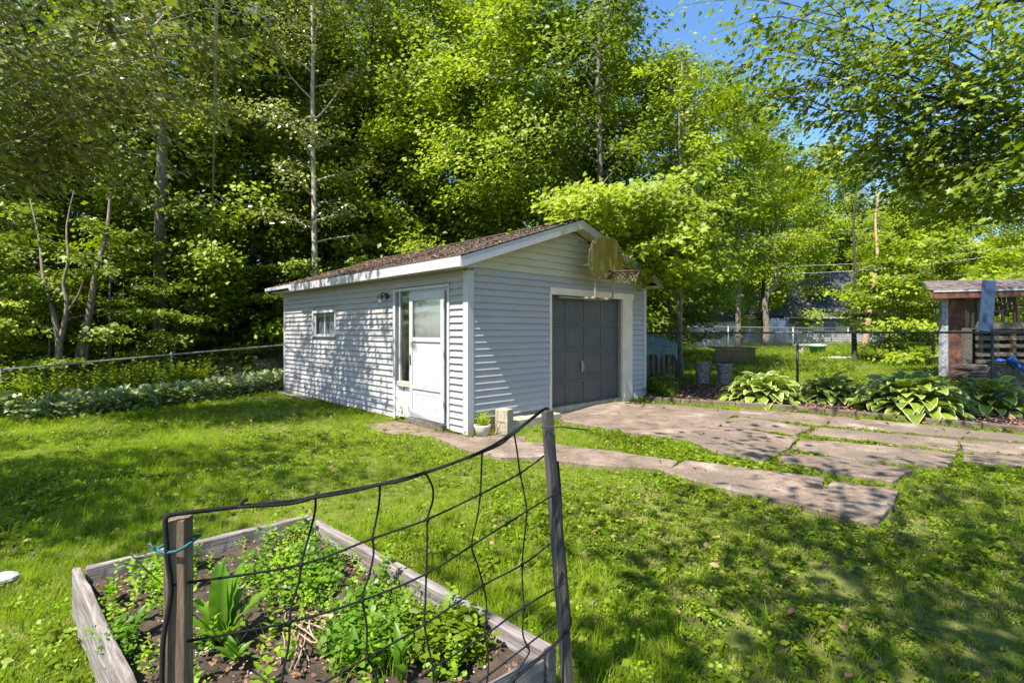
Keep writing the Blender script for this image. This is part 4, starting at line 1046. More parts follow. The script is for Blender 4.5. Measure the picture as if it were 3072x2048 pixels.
bp = [proto(leafy('sorrel', 34, .06, .01, .10, .020, T_ROUND, M['lime'])), proto(leafy('celandine', 40, .07, .01, .12, .026, T_ROUND, M['bigleaf'])), proto(leafy('dark_weed', 30, .07, .01, .11, .034, T_OVAL, M['weed_leaf']))]
def leggy(h, nl, size, mat):
    z_ = np.linspace(.15 * h, h, nl); a = np.arange(nl) * 2.4; C = np.stack([.04 * np.sin(z_ * 12), .03 * np.cos(z_ * 9), z_], 1); T = np.stack([np.cos(a), np.sin(a), np.full(nl, .3)], 1)
    return leaves_mesh('leggy_weed', C, np.stack([-.4 * np.cos(a), -.4 * np.sin(a), np.ones(nl)], 1), T, size * RG.uniform(.6, 1.2, nl) * (1.2 - .6 * z_ / h), RG.random(nl), T_OVAL, mat)
bp += [proto(leggy(.20, 16, .055, M['lime'])), proto(blades('bed_grass', 9, .03, .16, .005, M['grass'], lean=.8))]
n = int(k.sum()); bw = scatter('bed_weeds', np.stack([bx_[k], by_[k], np.full(n, .155)], 1), np.stack([RG.normal(0, .1, n), RG.normal(0, .1, n), RG.uniform(0, 6.28, n)], 1), np.array(bs_)[k], np.array(bi_)[k], bp)
tag(bw, 'lime green sorrel and leafy weeds filling the raised bed', 'weeds', kind='stuff')
# goutweed belt along the left fence
n = 26000; x = RG.uniform(-12.5, -4.5, n); y = RG.uniform(7, 17, n); k = inside(LB, x, y) & (np.abs(x) < y * 1.05 + .5) & (RG.random(n) > .5 * (x < -8) * (vnoise(x, y, 2.0, 1) > .1))
x, y = x[k], y[k]; n = len(x)
gp = [proto(leafy('goutweed', 16, .10, .06, .22, .075, T_OVAL, M['goutweed'], .45)), proto(leafy('goutweed', 14, .11, .05, .18, .065, T_OVAL, M['goutweed'], .6)), proto(leafy('green_weed', 12, .10, .03, .2, .07, T_OVAL, M['leaf_mid'], .6))]
idx = RG.integers(0, 2, n); idx[RG.random(n) < .16 + .5 * (x < -8.2)] = 2
tag(scatter('ground_cover', np.stack([x, y, gz(x, y) - .02], 1), np.stack([RG.normal(0, .1, n), RG.normal(0, .1, n), RG.uniform(0, 6.28, n)], 1), RG.uniform(.9, 1.9, n), idx, gp),
    'pale variegated ground cover along the left fence', 'ground cover', kind='stuff')
# tall leafy stems in front of the left fence
def stem_plant(h, nl, size, mat):
    z_ = np.linspace(.08 * h, h, nl); a = np.arange(nl) * 2.4 + RG.uniform(0, 6); lean = RG.normal(0, .06, 2)
    C = np.stack([lean[0] * z_, lean[1] * z_, z_], 1); T = np.stack([np.cos(a), np.sin(a), np.full(nl, .35)], 1); Nn = np.stack([-.5 * np.cos(a), -.5 * np.sin(a), np.ones(nl)], 1)
    return leaves_mesh('stem_plant', C, Nn, T, size * RG.uniform(.7, 1.1, nl) * (1.15 - .5 * z_ / h), RG.random(nl), T_OVAL, mat)
sp = [proto(stem_plant(h, 30, .14, M[m])) for h, m in ((.75, 'leaf_mid'), (.9, 'leaf_mid'), (.6, 'leaf_mid'), (.8, 'leaf_dark'))]
pts = []
for k in range(520):
    t_ = R_.uniform(-.6, 1.1); s_ = R_.uniform(.1, 1.5); a_ = FL[1].lerp(FL[2], t_); x_, y_ = a_.x + .83 * s_, a_.y - .558 * s_; pts.append((x_, y_, g1(x_, y_)))
pts = np.array(pts); n = len(pts)
tag(scatter('tall_weeds', pts, np.stack([RG.normal(0, .08, n), RG.normal(0, .08, n), RG.uniform(0, 6.28, n)], 1), RG.uniform(.6, 1.15, n), RG.integers(0, 4, n), sp),
    'tall leafy green weeds crowding the left chain link fence', 'weeds', kind='stuff')

# ------------------------------------------------------------------ chain link fences
def chain_fence(pts, h, name, lab, wire, railmat, wr=.0022, pitch=.07, railr=.021, postr=.024, top=None):
    e = empty(name, (0, 0, 0)); tag(e, lab, 'fence')
    P = [Vector((p.x, p.y, (g1(p.x, p.y) if top is None else top[i] - h))) for i, p in enumerate(pts)]
    for p in P: MB().tube([p + Vector((0, 0, -.15)), p + Vector((0, 0, h + .01))], postr, 8).lathe([(postr * 1.2, h), (postr * 1.25, h + .03), (0, h + .055)], 8, p).build('fence_post', railmat, e, smooth=True)
    MB().tube([p + Vector((0, 0, h - .01)) for p in P], railr, 8).build('top_rail', railmat, e, smooth=True)
    mb = MB()
    for a, b in zip(P, P[1:]):
        L = (b - a).length; d = (b - a) / L; nrm = Vector((-d.y, d.x, 0)).normalized()
        def at(s_, z_):
            s_c = min(max(s_, 0), L); return a + d * s_c + Vector((0, 0, z_))
        s0_ = -h
        while s0_ < L:
            for sg in (1, -1):
                q0 = s0_; q1 = s0_ + h; za, zb_ = (0.02, h - .02) if sg > 0 else (h - .02, .02)
                c0, c1 = max(q0, 0), min(q1, L)
                if c1 - c0 > .02:
                    f0 = (c0 - q0) / h; f1 = (c1 - q0) / h
                    p0 = at(c0, za + (zb_ - za) * f0); p1 = at(c1, za + (zb_ - za) * f1)
                    mb.tube([p0, p1], wr, 3, cap=False)
            s0_ += pitch
    o = mb.build('mesh_wire', wire, e)
    return e
chain_fence(FL, 1.07, 'left_fence', 'galvanised chain link fence along the dark woods on the left', M['blackwire'], M['galv'], .0013, .075, top=[.55, .75, .93, 1.10, 1.2])
fr = chain_fence(FN, 1.20, 'rear_fence', 'dark chain link fence behind the hosta bed', M['blackwire'], M['blackwire'], .0016, .075, top=[1.46, 1.46, 1.47, 1.48, 1.48])
fa = [GP(u, v) for u, v in ((1960, 1060), (2022, 1058), (2190, 1056), (2400, 1057), (2560, 1060))]
FN2 = [Vector((6.2, 25)), Vector((7.9, 25)), Vector((10.6, 25.2)), Vector((14.0, 25.6)), Vector((17, 26))]
chain_fence(FN2, 1.22, 'neighbour_fence', 'pale galvanised chain link fence far across the sunny yard', M['galv'], M['galv'], .004, .14, .022, .032, top=[1.85, 1.72, 1.70, 1.66, 1.66])

# ------------------------------------------------------------------ hosta bed
hb = MB(); hp = HB.tolist(); cpt = HB.mean(0)
ring = [(x, y, g1(x, y) + .035) for x, y in hp]; hbv = ring + [(cpt[0] + (x - cpt[0]) * .5, cpt[1] + (y - cpt[1]) * .5, g1(cpt[0] + (x - cpt[0]) * .5, cpt[1] + (y - cpt[1]) * .5) + .045) for x, y in hp] + [(cpt[0], cpt[1], g1(*cpt) + .05)]
n = len(hp)
o = hb.add(hbv, [(i, (i + 1) % n, (i + 1) % n + n, i + n) for i in range(n)] + [(i + n, (i + 1) % n + n, 2 * n) for i in range(n)]).build('mulch_bed', M['soil']); tag(o, 'garden bed of dark soil between driveway and rear fence', 'garden bed', kind='structure')
n = 9000; x = RG.uniform(2, 9, n); y = RG.uniform(6.6, 12.5, n); k = inside(HB, x, y); x, y = x[k], y[k]
tag(flakes('mulch', np.stack([x, y, gz(x, y) + .055 + RG.uniform(0, .02, len(x))], 1), .05, M['mulch'], .5, T_OVAL), 'reddish bark mulch and dead leaves covering the hosta bed', 'mulch', kind='stuff')
edg = empty('garden_edging'); tag(edg, 'low mossy concrete edging between driveway and hosta bed', 'edging', kind='structure')
for i, (a, b) in enumerate(zip(KERB, KERB[1:])):
    L = (b - a).length; nb = 5 if i == 0 else 2
    for k in range(nb):
        p = a.lerp(b, k / nb + .008); q = a.lerp(b, (k + 1) / nb - .008)
        j = R_.uniform(-.012, .012); p = p + Vector((j, j, .02)); q = q + Vector((j, j, .02 + R_.uniform(-.01, .01)))
        MB().bar(p, q, .13, .14).build('kerb_block', M['kerb'], edg, bevel=.012)
hmats = [M['hosta_green'], M['hosta_cream']]
hosta_me = [leaf_me('leaf', hmats, L=.27, Wd=.19, bend=.9, fold=.08, nL=8, nW=12, shape='heart'), leaf_me('leaf', hmats, L=.24, Wd=.17, bend=1.0, fold=.12, nL=8, nW=12, shape='heart'), leaf_me('leaf', hmats, L=.28, Wd=.18, bend=.8, fold=.10, nL=8, nW=12, shape='heart')]
def hosta(x, y, R, n, lab, h=.42, seed=0):
    rr = random.Random(seed); z0 = g1(x, y) + .03
    e = empty('hosta', (x, y, z0)); tag(e, lab, 'hosta', 'variegated hostas along the driveway edge')
    st = MB()
    for k in range(n):
        f = (k + .5) / n; az = k * 2.39996; r = R * (.08 + .76 * f ** .62) * rr.uniform(.78, 1.14); hz = max(.04, h * (1.05 - .94 * f ** 1.6) * rr.uniform(.82, 1.15))
        st.tube([(0.02 * math.cos(az), .02 * math.sin(az), 0), (r * .35 * math.cos(az), r * .35 * math.sin(az), hz * .8), (r * math.cos(az), r * math.sin(az), hz)], .005, 4, cap=False)
        o = link('leaf', hosta_me[k % 3], e, (r * math.cos(az), r * math.sin(az), hz))
        t = 1.2 * f - .1 + rr.uniform(-.3, .3)
        o.rotation_euler = (Matrix.Rotation(az + rr.uniform(-.25, .25), 3, 'Z') @ Matrix.Rotation(t, 3, 'Y') @ Matrix.Rotation(rr.uniform(-.5, .5), 3, 'X')).to_euler()
        s_ = rr.uniform(.62, 1.15) * (R / .65) ** .5; o.scale = (s_,) * 3
    st.build('stalks', M['leaf_mid'], e)
def at_u(u, Y): return ((u - CX) / F_PX * Y, Y)
hosta(*at_u(2285, 9.72), .70, 140, 'bright spreading hosta nearest the garage end of the bed', .38, 1)
hosta(*at_u(2490, 9.75), .60, 110, 'hosta second from the garage, set back toward the fence post', .36, 2)
hosta(*at_u(2728, 8.5), .86, 190, 'largest hosta spilling over the driveway edge', .43, 3)
hosta(*at_u(2970, 8.6), .56, 110, 'hosta beside the grey panel and blue pole at the right edge', .42, 4)

# daylily tufts by the fence and the garage side
n = 60; pts = []
for (u, v, su, sv, c) in ((1985, 1168, 22, 10, 40), (2500, 1115, 60, 10, 30), (2400, 1110, 40, 8, 14), (2860, 1120, 40, 8, 14), (1950, 1130, 15, 30, 20)):
    for k in range(c):
        p = GP(u + R_.gauss(0, su), v + R_.gauss(0, sv)); pts.append((p.x, p.y, p.z))
pts = np.array(pts); n = len(pts)
lily = [proto(blades('lily', 18, .07, .42, .018, M['leaf_mid'], lean=.9, seg=4)), proto(leafy('low_bush', 40, .16, .02, .3, .07, T_OVAL, M['leaf_mid'], .7))]
tag(scatter('fence_foliage', pts, np.stack([np.zeros(n), np.zeros(n), RG.uniform(0, 6.28, n)], 1), RG.uniform(.6, 1.1, n), RG.integers(0, 2, n), lily), 'strap leafed and bushy foliage at the foot of the rear fence', 'foliage', kind='stuff')

# speckled planters
for (u, h, w, Yp, lab, pl) in ((2108, .50, .19, 11.55, 'speckled planter holding a leafy plant, nearer the garage', True), (2172, .46, .18, 11.45, 'empty speckled planter beside the hosta', False)):
    X, Y = at_u(u, Yp); e = empty('planter', (X, Y, g1(X, Y) + .04)); tag(e, lab, 'planter', 'speckled planters by the rear fence')
    MB().lathe([(0, 0), (w * .72, 0), (w * .80, h * .5), (w * .92, h * .9), (w, h * .9), (w, h), (w * .88, h), (w * .85, h * .88), (0, h * .86)], 22).build('tub', M['speckle'], e, smooth=False)
    MB().lathe([(0, h * .875), (w * .86, h * .87)], 18).build('planter_soil', M['soil'], e)
    if pl:
        o = link('plant_leaves', leafy('plant_leaves', 120, .26, 0, .2, .11, T_OVAL, M['leaf_bright'], .5), e, (-.05, 0, h * .88)); tag(o, kind='stuff')

# tarp covered rack of slats right of the garage
X, Y = at_u(1968, 11.9); z0 = g1(X, Y)
rk = empty('slat_rack', (X, Y, z0), .25); tag(rk, 'old grey slatted rack under a teal tarp beside the garage', 'slatted rack')
for k in range(8):
    x_ = -.52 + k * .135; MB().box(x_, x_ + .075, -.02, .02, 0, 1.02 + .02 * math.sin(k * 2)).build('slat', M['greywood'], rk, bevel=.004)
MB().box(-.55, .52, .02, .06, .25, .33).box(-.55, .52, .02, .06, .85, .93).build('cross_rail', M['greywood'], rk)
MB().box(-.55, .52, .5, .56, 0, 1.0).build('rear_board', M['greywood'], rk)
tp = empty('tarp', (X, Y, z0), .25)
vs = []; fs = []; nu, nv = 12, 8
for j in range(nv + 1):
    for i in range(nu + 1):
        a = i / nu; b = j / nv
        drop = max(0, .35 - b) * 1.3
        vs.append((-.62 + 1.15 * a + (.14 * (b - .3) if a > .5 else 0), -.10 + .03 * ((i * 7 + j * 3) % 4 - 1.5) * .7 + max(0, b - .3) * .95, 1.16 - drop - .22 * a * (b > .2) + .16 * max(0, b - .3) + .025 * ((i * 5 + j * 11) % 5 - 2) * .6 - (.16 if (j == 0 and i % 5 == 2) else 0)))
fs = [(j * (nu + 1) + i, j * (nu + 1) + i + 1, (j + 1) * (nu + 1) + i + 1, (j + 1) * (nu + 1) + i) for j in range(nv) for i in range(nu)]
tsh = MB().add(vs, fs).build('tarp_sheet', M['tarp'], tp); sm = tsh.modifiers.new('solid', 'SOLIDIFY'); sm.thickness = .006
tag(tp, 'crumpled teal tarp draped over the slatted rack', 'tarp')

# wooden planter, bench table, bin and stones in the yard behind the fence
X, Y = at_u(2198, 18.2); pb = empty('wooden_planter', (X, Y, g1(X, Y)), -.2); tag(pb, 'brown board planter box on the sunny lawn behind the fence', 'planter box')
for k in range(3):
    MB().box(-.66, .66, -.42, -.38, .02 + k * .155, .165 + k * .155).build('planter_board', M['planter'], pb); MB().box(.62, .66, -.38, .5, .02 + k * .155, .165 + k * .155).build('planter_board', M['planter'], pb)
MB().box(-.7, .70, -.46, .54, .485, .53).build('planter_rim', M['greywood'], pb)
X, Y = at_u(2432, 22.5); tb = empty('low_bench', (X, Y, g1(X, Y)), .1); tag(tb, 'low white garden bench on the lawn beyond the fence', 'bench')
MB().box(-.62, .62, -.2, .2, .36, .42).build('seat', M['white'], tb)
for x_ in (-.5, .5): MB().box(x_ - .04, x_ + .04, -.16, .16, 0, .36).build('leg', M['white'], tb)
X, Y = at_u(2452, 22.0); bn = empty('storage_tub', (X, Y, g1(X, Y))); tag(bn, 'small green plastic tub beside the low white bench', 'tub')
MB().lathe([(0, 0), (.26, 0), (.31, .33), (.33, .33), (.33, .37), (.30, .37)], 18).build('tub_body', M['greenplastic'], bn, smooth=True); MB().lathe([(.34, .37), (.34, .41), (.2, .45), (0, .46)], 18).build('lid', M['white'], bn, smooth=True)
X, Y = at_u(2510, 19.5); st = MB()
for k in range(6):
    x_ = X - .55 + k * .22; st.lathe([(0, 0), (.13, .01), (.14, .06), (.08, .10), (0, .11)], 7, (x_, Y + R_.uniform(-.1, .1), g1(x_, Y) - .01))
tag(st.build('edging_stones', M['stone']), 'row of pale stones in the grass beyond the rear fence', 'stones')
rs = GP(14, 1752); wst = MB(); wst.lathe([(0, .0), (.075, .0), (.07, .015), (.05, .028), (0, .03)], 9, (0, 0, 0))
o = wst.build('flat_stone', M['white']); o.location = (rs.x - .03, rs.y, rs.z + .03); o.scale = (1.3, .8, 1); o.rotation_euler = (.1, 0, .4); tag(o, 'flat white stone in the grass at the left edge', 'stone')

# ------------------------------------------------------------------ neighbour house and shed
hs = empty('neighbour_house', (0, 0, 0)); tag(hs, 'blue grey house with dark shingle roof seen through the trees', 'house')
Yh = 38
def hx(u): return (u - CX) / F_PX * Yh
def hzv(v): return CAM_Z - (v - HY) * Yh / F_PX
zg = .4
MB().box(hx(2338), hx(2660), Yh, Yh + 6, zg, hzv(956)).build('wall', M['bluesiding'], hs)
for k in range(9):
    zc_ = zg + .15 + k * .17
    if zc_ < hzv(962): MB().box(hx(2340), hx(2620), Yh - .04, Yh, zc_, zc_ + .12).build('siding_board', M['white'], hs)
MB().box(hx(2300), hx(2340), Yh - 1.2, Yh, zg, hzv(955)).build('porch', M['bluesiding'], hs)
rf = MB().add([(hx(2325), Yh - .5, hzv(950)), (hx(2640), Yh - .5, hzv(950)), (hx(2640), Yh + 3.2, hzv(798)), (hx(2352), Yh + 3.2, hzv(798)), (hx(2325), Yh + 6.6, hzv(950)), (hx(2640), Yh + 6.6, hzv(950))],
         [(0, 1, 2, 3), (3, 2, 5, 4), (0, 3, 4), (1, 5, 2)]).build('roof', M['roofgrey'], hs)
MB().box(hx(2340), hx(2622), Yh - .56, Yh - .5, hzv(955), hzv(951)).build('gutter', M['white'], hs)
MB().add([(hx(2600), Yh - .8, hzv(900)), (hx(2656), Yh - .8, hzv(900)), (hx(2650), Yh - .8, hzv(862)), (hx(2620), Yh - .8, hzv(862)), (hx(2600), Yh + 1, hzv(900)), (hx(2656), Yh + 1, hzv(900)), (hx(2650), Yh + 1, hzv(862)), (hx(2620), Yh + 1, hzv(862))],
         [(0, 1, 2, 3), (4, 7, 6, 5), (0, 4, 5, 1), (1, 5, 6, 2), (2, 6, 7, 3), (3, 7, 4, 0)]).build('dormer', M['bluesiding'], hs)
for k in range(3):
    x_ = hx(2380 + k * 85); wq = MB().box(x_, x_ + 1.1, Yh - .08, Yh - .045, hzv(992), hzv(966)).build('window', M['white'], hs); MB().box(x_ + .1, x_ + 1.0, Yh - .1, Yh - .085, hzv(990), hzv(968)).build('pane', M['bluesiding'], wq)
sh = empty('neighbour_shed', (0, 0, 0)); tag(sh, 'small white garden shed behind the far chain link fence', 'shed')
Ys = 30
def sx(u): return (u - CX) / F_PX * Ys
def sz(v): return CAM_Z - (v - HY) * Ys / F_PX
MB().box(sx(2112), sx(2214), Ys, Ys + 2.4, .4, sz(962)).build('wall', M['white'], sh)
MB().add([(sx(2104), Ys - .2, sz(964)), (sx(2222), Ys - .2, sz(964)), (sx(2222), Ys + 1.2, sz(925)), (sx(2104), Ys + 1.2, sz(925)), (sx(2104), Ys + 2.6, sz(964)), (sx(2222), Ys + 2.6, sz(964))],
         [(0, 1, 2, 3), (3, 2, 5, 4), (0, 3, 4), (1, 5, 2)]).build('roof', M['roofgrey'], sh)
dr = MB().box(sx(2180), sx(2204), Ys - .04, Ys, .42, sz(975)).build('door', M['white'], sh)
mb = MB(); mb.tube([PT(1955, 971, 24), PT(1990, 967, 24), PT(2021, 969, 24)], .04, 6); mb.tube([PT(1974, 968, 24), PT(1974, 984, 24)], .03, 6); pz_ = mb.build('frame_tube', M['galv'])
gs = empty('swing_seat', (0, 0, 0)); pz_.parent = gs; tag(gs, 'garden frame of pale tube with green cloth far behind the tarp', 'garden frame')
MB().box(PT(1972, 0, 24).x, PT(2014, 0, 24).x, 24.0, 24.2, PT(0, 1000, 24).z, PT(0, 983, 24).z).build('green_cloth', M['greenplastic'], gs)
MB().box(PT(1972, 0, 24).x, PT(2014, 0, 24).x, 23.96, 24.24, PT(0, 983, 24).z, PT(0, 981, 24).z).build('white_trim', M['white'], gs)
mb = MB()
for u in (1974, 2012): mb.tube([PT(u, 1062, 24), PT(u, 985, 24)], .03, 6)
mb.build('leg', M['galv'], gs)

# ------------------------------------------------------------------ covered deck at the right
Yd = 12.4
def dx(x): return (2720 + .2869 * x - CX) / F_PX * Yd
def dz(y): return CAM_Z - (800 + .2869 * y - HY) * Yd / F_PX
dk = empty('covered_deck', (0, 0, 0)); tag(dk, 'weathered raised deck with low shingled roof and red fascia at the right edge', 'deck')
# roof of separate shingle tabs on a deck
xa, xb = dx(155), dx(1900); xs_ = dx(228) * (Yd + .75) / Yd - xa
ze, zr = dz(262), dz(128); yr = Yd + .75
rd = MB().add([(xa, Yd - .35, ze), (xb, Yd - .35, ze + .09), (xb, yr, zr + .09), (xa + xs_, yr, zr), (xa, Yd - .35, ze - .04), (xb, Yd - .35, ze + .05), (xb, yr, zr + .03), (xa + xs_, yr, zr - .06)],
              [(0, 1, 2, 3), (4, 7, 6, 5), (0, 4, 5, 1), (1, 5, 6, 2), (2, 6, 7, 3), (3, 7, 4, 0)]).build('roof', M['shingle2'], dk)
for c in range(6):
    f0 = c / 6; f1 = (c + 1.3) / 6; x_ = xa + xs_ * f0 - .02 - (c % 2) * .09
    while x_ < xb:
        wd = R_.uniform(.13, .2); lift = R_.uniform(.012, .03); k0 = (x_ - xa) / (xb - xa) * .09; xs = max(x_, xa + xs_ * f0 - .02)
        y0_, y1_ = Yd - .37 + (yr - Yd + .37) * f0, Yd - .37 + (yr - Yd + .37) * min(f1, 1); q0, q1 = ze + (zr - ze) * f0 + k0, ze + (zr - ze) * min(f1, 1) + k0
        MB().add([(xs, y0_, q0 + lift), (x_ + wd - .012, y0_, q0 + lift), (x_ + wd - .012, y1_, q1 + .008), (xs, y1_, q1 + .008), (xs, y0_, q0), (x_ + wd - .012, y0_, q0)], [(0, 1, 2, 3), (4, 5, 1, 0), (0, 3, 4), (1, 5, 2)]).build('shingle', M['shingle2'], rd)
        x_ += wd
MB().bar((xa - .01, Yd - .375, ze - .02), (xb, Yd - .375, ze + .07), .03, .035).build('drip_edge', M['white'], dk)
MB().bar((xa, Yd - .35, ze - .115), (xb, Yd - .35, ze - .025), .04, .14).build('fascia', M['redwood'], dk)
MB().box(dx(350), dx(412), Yd - .06, Yd + .04, g1(9.4, 12.4) + .1, dz(318)).build('corner_trim', M['greytrim'], dk)
MB().box(dx(414), dx(610), Yd, Yd + .06, g1(9.4, 12.4) - .1, dz(300)).build('wall_panel', M['redwood'], dk)
MB().box(dx(560), dx(640), Yd - .12, Yd - .03, g1(9.4, 12.4) - .1, dz(640)).build('deck_post', M['greywood'], dk)
MB().box(dx(700), dx(735), Yd - .1, Yd - .02, dz(640), dz(240)).build('porch_post', M['greywood'], dk)
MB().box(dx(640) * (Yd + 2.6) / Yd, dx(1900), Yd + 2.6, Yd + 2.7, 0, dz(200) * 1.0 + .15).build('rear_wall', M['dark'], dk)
for k, (a, b, c, d, m) in enumerate(((735, 750, 250, 372, 'sunlit_wood'), (775, 800, 290, 372, 'sunlit_wood'), (760, 776, 450, 505, 'white'), (805, 865, 440, 508, 'sunlit_wood'), (905, 965, 445, 515, 'redwood'), (1030, 1075, 450, 520, 'redwood'), (1120, 1190, 440, 580, 'sunlit_wood'), (985, 1010, 290, 375, 'white'), (1100, 1115, 260, 372, 'greywood'), (1240, 1290, 300, 520, 'redwood'), (1340, 1390, 300, 520, 'sunlit_wood'))):
    kk = (Yd + .9) / Yd; MB().box(dx(a) * kk, dx(b) * kk, Yd + .9, Yd + .94, CAM_Z + (dz(d) - CAM_Z) * kk, CAM_Z + (dz(c) - CAM_Z) * kk).build('rail_slat', M[m], dk)
MB().box(dx(730) * 1.07, dx(1900), Yd + .86, Yd + .9, dz(395), dz(375)).box(dx(730) * 1.07, dx(1900), Yd + .86, Yd + .9, dz(275), dz(260)).build('back_rail', M['greywood'], dk)
MB().box(dx(660), dx(1900), Yd - .25, Yd + 2.6, dz(655), dz(650)).build('deck_floor', M['greywood'], dk)
MB().box(dx(650), dx(1900), Yd - .3, Yd - .25, dz(650), dz(583)).build('deck_beam', M['greywood'], dk)
for k, (c, d) in enumerate(((700, 662), (765, 722), (842, 805), (930, 890), (1000, 965), (1090, 1060))):
    MB().box(dx(640), dx(1900), Yd - .26, Yd - .2, dz(c), dz(d)).build('skirt_board', M['greywood'], dk)
for x_ in (690, 860, 1030, 1220): MB().box(dx(x_), dx(x_ + 40), Yd - .18, Yd - .1, 0.2, dz(655)).build('joist_post', M['sunlit_wood'] if x_ == 1030 else M['greywood'], dk)
MB().box(dx(650) * (Yd + .4) / Yd, dx(1900), Yd + .4, Yd + .45, 0, dz(655)).build('under_deck_dark', M['dark'], dk)  # dark sheet added for the shade under the deck
MB().box(dx(640), dx(860), Yd - .75, Yd - .3, dz(1055), dz(1040)).build('lower_shelf', M['greywood'], dk)
# leaning blue board
o = MB().bar((dx(622), Yd - .5, dz(672)), (dx(680), Yd - .46, dz(165)), .30, .04, up=(0, 1, 0)).build('blue_board', M['bluepaint'], bevel=.004); tag(o, 'long blue painted board leaning against the deck roof', 'board')
# chairs
def patio_chair(x, y, z, rz, lab):
    e = empty('patio_chair', (x, y, z), rz); tag(e, lab, 'chair', 'faded chairs on the covered deck')
    for sx_ in (-1, 1):
        for sy_ in (-1, 1): MB().bar((sx_ * .25, sy_ * .22, 0), (sx_ * .24, sy_ * .2, .42), .035, .035).build('leg', M['chair'], e)
        MB().tube([(sx_ * .28, -.26, .35), (sx_ * .29, -.28, .60), (sx_ * .29, -.1, .64), (sx_ * .27, .26, .62)], .022, 6).build('armrest', M['chair'], e, smooth=True)
    MB().box(-.26, .26, -.26, .24, .40, .44).build('seat', M['chair'], e, bevel=.01)
    bk = empty('backrest', parent=e)
    for k in range(6): MB().bar((-.22 + k * .088, .24, .44), (-.24 + k * .096, .40, .92 + .03 * math.sin(k * .63)), .06, .015, up=(0, 1, 0)).build('back_slat', M['chair'], bk)
    MB().tube([(-.26, .24, .44), (-.28, .38, .85), (-.15, .42, .95), (.15, .42, .95), (.28, .38, .85), (.26, .24, .44)], .02, 6).build('back_frame', M['chair'], bk, smooth=True)
patio_chair(dx(930), Yd + .25, dz(650) + .01, 1.25, 'faded brown patio chair nearest the blue board on the deck')
patio_chair(dx(1230), Yd + .35, dz(650) + .01, 1.9, 'faded brown patio chair at the right edge of the deck')
# pile of old shingles
pe = empty('shingle_pile', (0, 0, 0)); tag(pe, 'sloping pile of old grey shingles at the foot of the red panel', 'shingle pile')
for k in range(16):
    zz = g1(9.2, 11.6) + .0 + k * .028; w_ = .9 - k * .028; cxp = dx(430) + R_.uniform(-.05, .05)
    MB().bar((cxp - w_ / 2 * R_.uniform(.8, 1), 11.75 + R_.uniform(-.05, .05), zz), (cxp + w_ / 2, 11.75, zz + R_.uniform(-.01, .01)), .5, .016).build('old_shingle', M['shingle2'], pe)
# grey panel and blue pole
Yp = 9.9
def qx(x): return (2720 + .2869 * x - CX) / F_PX * Yp
def qz(y): return CAM_Z - (800 + .2869 * y - HY) * Yp / F_PX
o = empty('grey_panel', (0, 0, 0)); tag(o, 'weathered grey board panel leaning behind the right hosta', 'panel')
for k in range(9):
    MB().box(qx(865 + k * 62), qx(865 + (k + 1) * 62) - .008, Yp, Yp + .03, .1, qz(1005) - .01 * (k % 3)).build('panel_board', M['greywood'], o)
MB().box(qx(860), qx(1430), Yp - .03, Yp + .04, qz(1004), qz(985)).build('cap_rail', M['greywood'], o)
MB().bar(tuple(PT(2945, 1170, 9.8)), tuple(PT(2975, 1105, 9.8)), .03, .03).build('brace', M['greywood'], o)
o = empty('blue_pole', (0, 0, 0)); tag(o, 'bright blue pole slanting down in front of the grey panel', 'pole')
pa, pb_ = Vector((qx(1020), Yp - .15, qz(975))), Vector((qx(1290), Yp - .75, qz(1420)))
MB().tube([pa, pb_], .038, 10).build('shaft', M['blueplastic'], o, smooth=True)
MB().lathe([(0, .07), (.06, .05), (.085, 0), (.06, -.05), (0, -.07)], 12, pa).build('knob', M['blueplastic'], o, smooth=True)
MB().tube([pa + Vector((-.1, 0, -.05)), pa + Vector((-.02, -.02, -.1)), pa + Vector((.05, 0, -.16))], .02, 6).build('strap', M['black'], o)
o = empty('toy_ball', (0, 0, 0)); tag(o, 'small blue and yellow ball on the lower deck shelf', 'ball')
bc = Vector((dx(755), Yd - .55, dz(1040) + .11)); pr = [(.11 * math.cos(a), .11 * math.sin(a)) for a in np.linspace(-math.pi / 2, math.pi / 2, 11)]
MB().lathe([(r, z) for r, z in pr[:7]], 14, bc).build('yellow_half', M['lime'], o, smooth=True); MB().lathe([(r, z) for r, z in pr[6:]], 14, bc).build('blue_half', M['blueplastic'], o, smooth=True)

